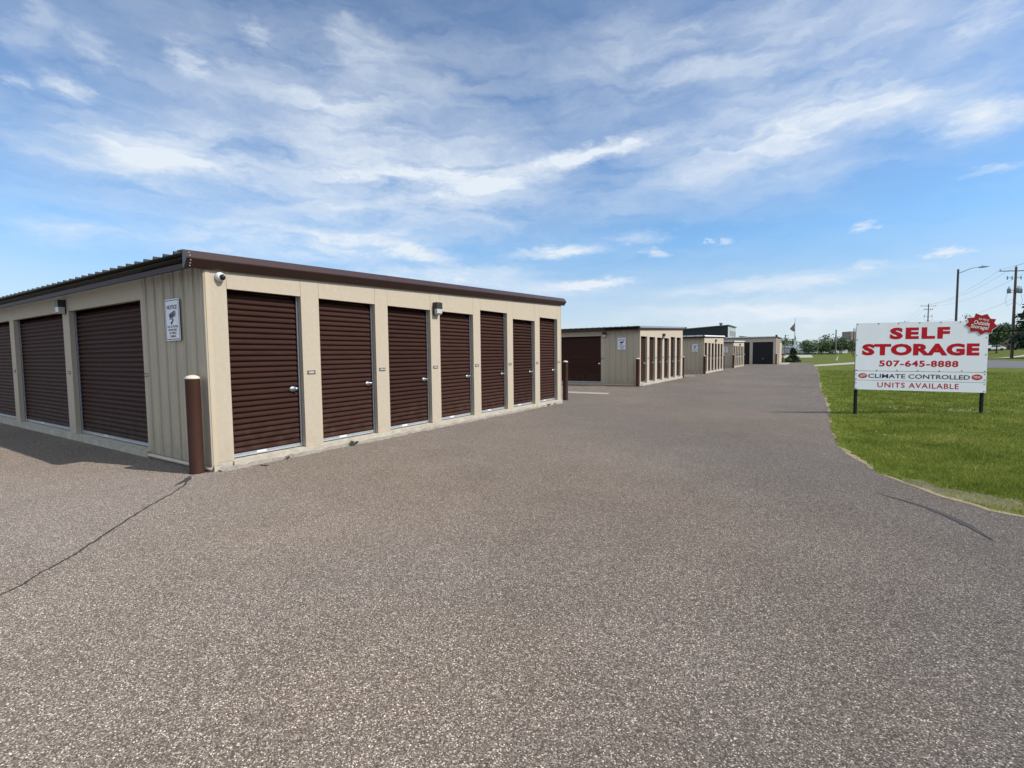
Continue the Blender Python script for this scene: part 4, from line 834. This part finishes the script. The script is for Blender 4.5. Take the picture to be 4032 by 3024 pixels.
def street_lamp(x, y, z, h, arm, az_, label, r0=.11, mat=m_lampost):
    t = thing('street_lamp', label, 'street lamp', (x, y, z), az_, 'street lamps along the street')
    m = MB(); m.tube([(0, 0, -.3), (0, 0, h)], [r0*1.35, r0], 12); m.lathe([(r0*1.12, h-.02), (r0*1.12, h+.05), (.0001, h+.06)], n=12); m.build('pole', mat, t)
    m = MB(); m.tube([(0, 0, h-.45), (arm*.25, 0, h-.22), (arm*.55, 0, h+.12), (arm*.8, 0, h+.26), (arm, 0, h+.28)], [.055, .05, .045, .04, .04], 8); m.build('arm', m_greymetal, t)
    m = MB(); m.prism([(arm-.15, h+.20), (arm+.5, h+.20), (arm+.95, h+.30), (arm+.95, h+.34), (arm+.3, h+.38), (arm-.15, h+.33)], 'y', -.16, .16); hd = m.build('lamp_head', m_greymetal, t)
    m = MB(); m.lathe([(.05, 0), (.06, .10), (.0001, .13)], (arm+.2, 0, h+.37), 8); m.build('photocell', m_greymetal, hd)
street_lamp(21.6, 78.4, -.13, 11.6, 2.7, R(30), 'tall brown street lamp rising behind the right half of the billboard')
street_lamp(14.85, 155.9, 0, 7.4, 2.2, R(30), 'dark street lamp touching the left edge of the billboard', .10)
street_lamp(14.2, 214.8, .3, 6.4, 1.6, R(30), 'small distant street lamp in front of the trees left of the grain elevator', .10)
t = thing('utility_pole', 'tall bare grey pole standing in the grass field between the trees', 'pole', (11.95, 201.4, .1)); m = MB(); m.tube([(0, 0, 0), (0, 0, 8.8)], [.24, .18], 8); m.build('pole', m_woodgrey, t)
t = thing('utility_pole', 'slim wooden pole with a transformer, right of the charcoal door building', 'pole', (-1.85, 169, -.1)); m = MB(); m.tube([(0, 0, 0), (0, 0, 6.8)], [.20, .14], 8); m.build('pole', m_woodgrey, t)
m = MB(); m.lathe([(.0001, 0), (.3, 0), (.3, .7), (.0001, .75)], (.5, 0, 5.0), 10); m.build('transformer', m_greymetal, t); m = MB(); m.box(0, 1.0, -.05, .05, 6.4, 6.5); m.build('crossarm', m_woodgrey, t)
# flagpole
t = thing('flagpole', 'white flagpole with a limp red flag and a small flag below', 'flagpole', (-1.3, 222.3, .0)); m = MB(); m.tube([(0, 0, 0), (0, 0, 14.7)], [.30, .12], 10); m.lathe([(.0001, 0), (.16, .1), (.0001, .26)], (0, 0, 14.7), 10); m.build('pole', m_whitepaint, t)
for z0_, z1_, wx, mt_, nm in ((9.6, 13.2, 1.9, m_flagred, 'flag'), (5.6, 9.0, .9, m_flagblue, 'flag')):
    m = MB(); V = []; nn = 8
    for i in range(nn+1):
        f = i/nn; zz = z1_-(z1_-z0_)*f; reach = wx*(.08+.92*min(1, f/.68)**1.2)*(-1 if mt_ is m_flagred else .5)*(1 if f < .7 else (1-f)/.3*.8+.2)
        V += [(0, -.16, zz), (reach*.35, -.30+.1*math.sin(f*9), zz-.05), (reach*.7, .05, zz-.15), (reach, -.1+.15*math.cos(f*8), zz-.25)]
    m.add(V, [(4*i+j, 4*i+j+1, 4*i+5+j, 4*i+4+j) for i in range(nn) for j in range(3)], True)
    f_ = m.build(nm, mt_, t, fix=False); so = f_.modifiers.new('thick', 'SOLIDIFY'); so.thickness = .03

# ------------------------------------------------------------------ far buildings
def shed(name, x0, x1, y, d, z0, h, label, wall, roof, nwin=0, rz=0, wz=.5, wh=.3):
    t = thing(name, label, 'building', (x0, y, z0), rz); L_ = x1-x0
    m = MB(); m.box(0, L_, 0, d, -.5, h); m.build('wall', wall, t)
    m = MB(); m.box(-.15, L_+.15, -.15, d+.15, h+.002, h+.14); m.build('roof', roof, t)
    for k in range(nwin):
        a = L_*(k+.25)/nwin; m = MB(); m.box(a, a+L_/nwin*.5, -.06, -.002, h*wz, h*(wz+wh)); m.build('window', m_window, t)
    return t
YR = R(32)
shed('warehouse', -8.2, -1.2, 259.5, 6, .3, 3.0, 'grey flat building left of the flagpole, behind the fence', m_greywall, m_lightgrey, 3, YR, .35)
shed('warehouse', -1.6, 1.0, 264.2, 6, .3, 3.6, 'square white building just right of the flagpole', m_whitepaint, m_whitepaint, 0, YR)
shed('warehouse', 4.9, 21, 270.5, 10, .3, 3.6, 'long white building behind the small trees', m_whitepaint, m_lightgrey, 6, YR, .55, .18)
t = thing('trailer', 'long low white trailer parked in front of the white building', 'trailer', (6.1, 262, .3), YR)
m = MB(); m.box(0, 8.4, 0, 2.4, .6, 2.0); m.build('box', m_whitepaint, t)
for a in (1.0, 2.2, 6.2, 7.2): m = MB(); m.lathe([(.0001, -.1), (.42, -.1), (.42, .12), (.0001, .12)], (a, .1, .42), 14, (0, -1, 0)); m.build('wheel', m_tyre, t)
for a in (3.2, 5.2): m = MB(); m.box(a, a+.9, -.03, -.002, 1.1, 1.7); m.build('side_panel', m_greywall, t)
# slatted fence wall with parked forms behind
t = thing('fence', 'long grey fence across the back of the parking lot, behind the flagpole', 'fence', (-7.5, 256, .3), YR)
m = MB(); m.box(0, 12.8, 0, .1, 0, 1.85); m.build('panel', m_greywall, t)
m = MB(); m.box(0, 12.8, -.03, .13, 1.852, 2.0); m.build('top_rail', m_lightgrey, t)
for k in range(7):
    m = MB(); m.box(k*2.1, k*2.1+.14, -.08, -.002, 0, 1.95); m.build('post', m_lightgrey, t)
m = MB(); g_ = random.Random(4)
for k in range(2600): leafq(m, (g_.uniform(-7.5, 13), g_.uniform(216, 217.5)+.6*0, .05+g_.uniform(0, .75)), .22, g_)
tag(m.build('hedge', m_leaf[1], fix=False), 'low dark clipped hedge along the far side of the parking lot', 'hedge')
t = thing('grain_elevator', 'tall pale concrete grain elevator above the trees left of the billboard', 'building', (26.3, 485, 0), YR)
m = MB(); m.box(0, 2.4, 0, 8, 0, 13.4); m.build('annex', m_silo, t)
m = MB(); m.box(2.41, 9.6, -1, 10, 0, 17.4); m.build('tower', m_silo, t)
t = shed('brick_building', 47.3, 75, 172, 14, .9, 4.5, 'flat brown brick building beyond the street at the right edge', m_brick2, m_brick2, 0, R(12))
m = MB(); m.box(0, 27.7, -.08, -.002, 1.75, 1.85); m.build('band_course', m_brick, t); m = MB(); m.box(1.2, 2.4, -.08, -.002, .2, 1.6); m.build('door', m_navy, t)
# traffic cone-like white marker post in the grass
t = thing('marker_post', 'small white marker post leaning in the grass left of the billboard', 'marker', (9.6, 95, -.13)); m = MB(); m.tube([(0, 0, 0), (.22, 0, .75)], [.14, .06], 8); m.build('post', m_whitepaint, t)
# parked car beyond the street
t = thing('parked_car', 'white car parked beyond the street, at the right edge of the billboard', 'car', (38.6, 148, 1.15), R(28))
m = MB(); m.prism([(0, .25), (.1, .62), (.9, .80), (1.5, 1.22), (2.9, 1.25), (3.7, .85), (4.3, .78), (4.4, .3)], 'y', -.85, .85); bevel(m.build('body', m_carpaint, t), .06)
m = MB(); m.prism([(1.15, .86), (1.58, 1.16), (2.85, 1.18), (3.4, .88)], 'y', -.865, .865); m.build('side_window', m_window, t)
for a in (.85, 3.5):
    for s in (-1, 1): m = MB(); m.lathe([(.0001, -.1), (.32, -.1), (.32, .1), (.0001, .1)], (a, .78*s, .30), 16, (0, 1, 0)); m.build('wheel', m_tyre, t)

# loose stones gathered along the slab and the lawn's edge
m = MB(); g_ = random.Random(8)
def stone(x, y, s, z=GZ):
    a = g_.uniform(0, 6.28); c_, s_ = math.cos(a)*s, math.sin(a)*s; P_ = [(x+c_, y+s_, z), (x-s_*.8, y+c_*.8, z), (x-c_, y-s_, z), (x+s_*.8, y-c_*.8, z), (x+c_*.2, y+s_*.2, z+s*.8)]
    m.add(P_, [(0, 1, 4), (1, 2, 4), (2, 3, 4), (3, 0, 4)])
for k in range(420): y = g_.uniform(.1, 10.9); stone(.05+abs(g_.gauss(0, .10)), y, g_.uniform(.003, .009))
for k in range(160): x = g_.uniform(-9, -.1); stone(x, -.06-abs(g_.gauss(0, .08)), g_.uniform(.003, .009))
for k in range(900):
    i = g_.randrange(len(E2)); x, y = E2[i]
    if y < 30: stone(x-g_.gauss(.0, .10), y-g_.gauss(.0, .10), g_.uniform(.003, .010), GZ+.006)
for k in range(350): stone(g_.uniform(-6, 8), g_.uniform(-3, 9) if g_.random() < .7 else g_.uniform(-3, 2), g_.uniform(.003, .007))
tag(m.build('loose_stones', m_crumble, fix=False), 'loose stones and grit scattered along the slab and the edge of the lawn', 'stones', kind='stuff')
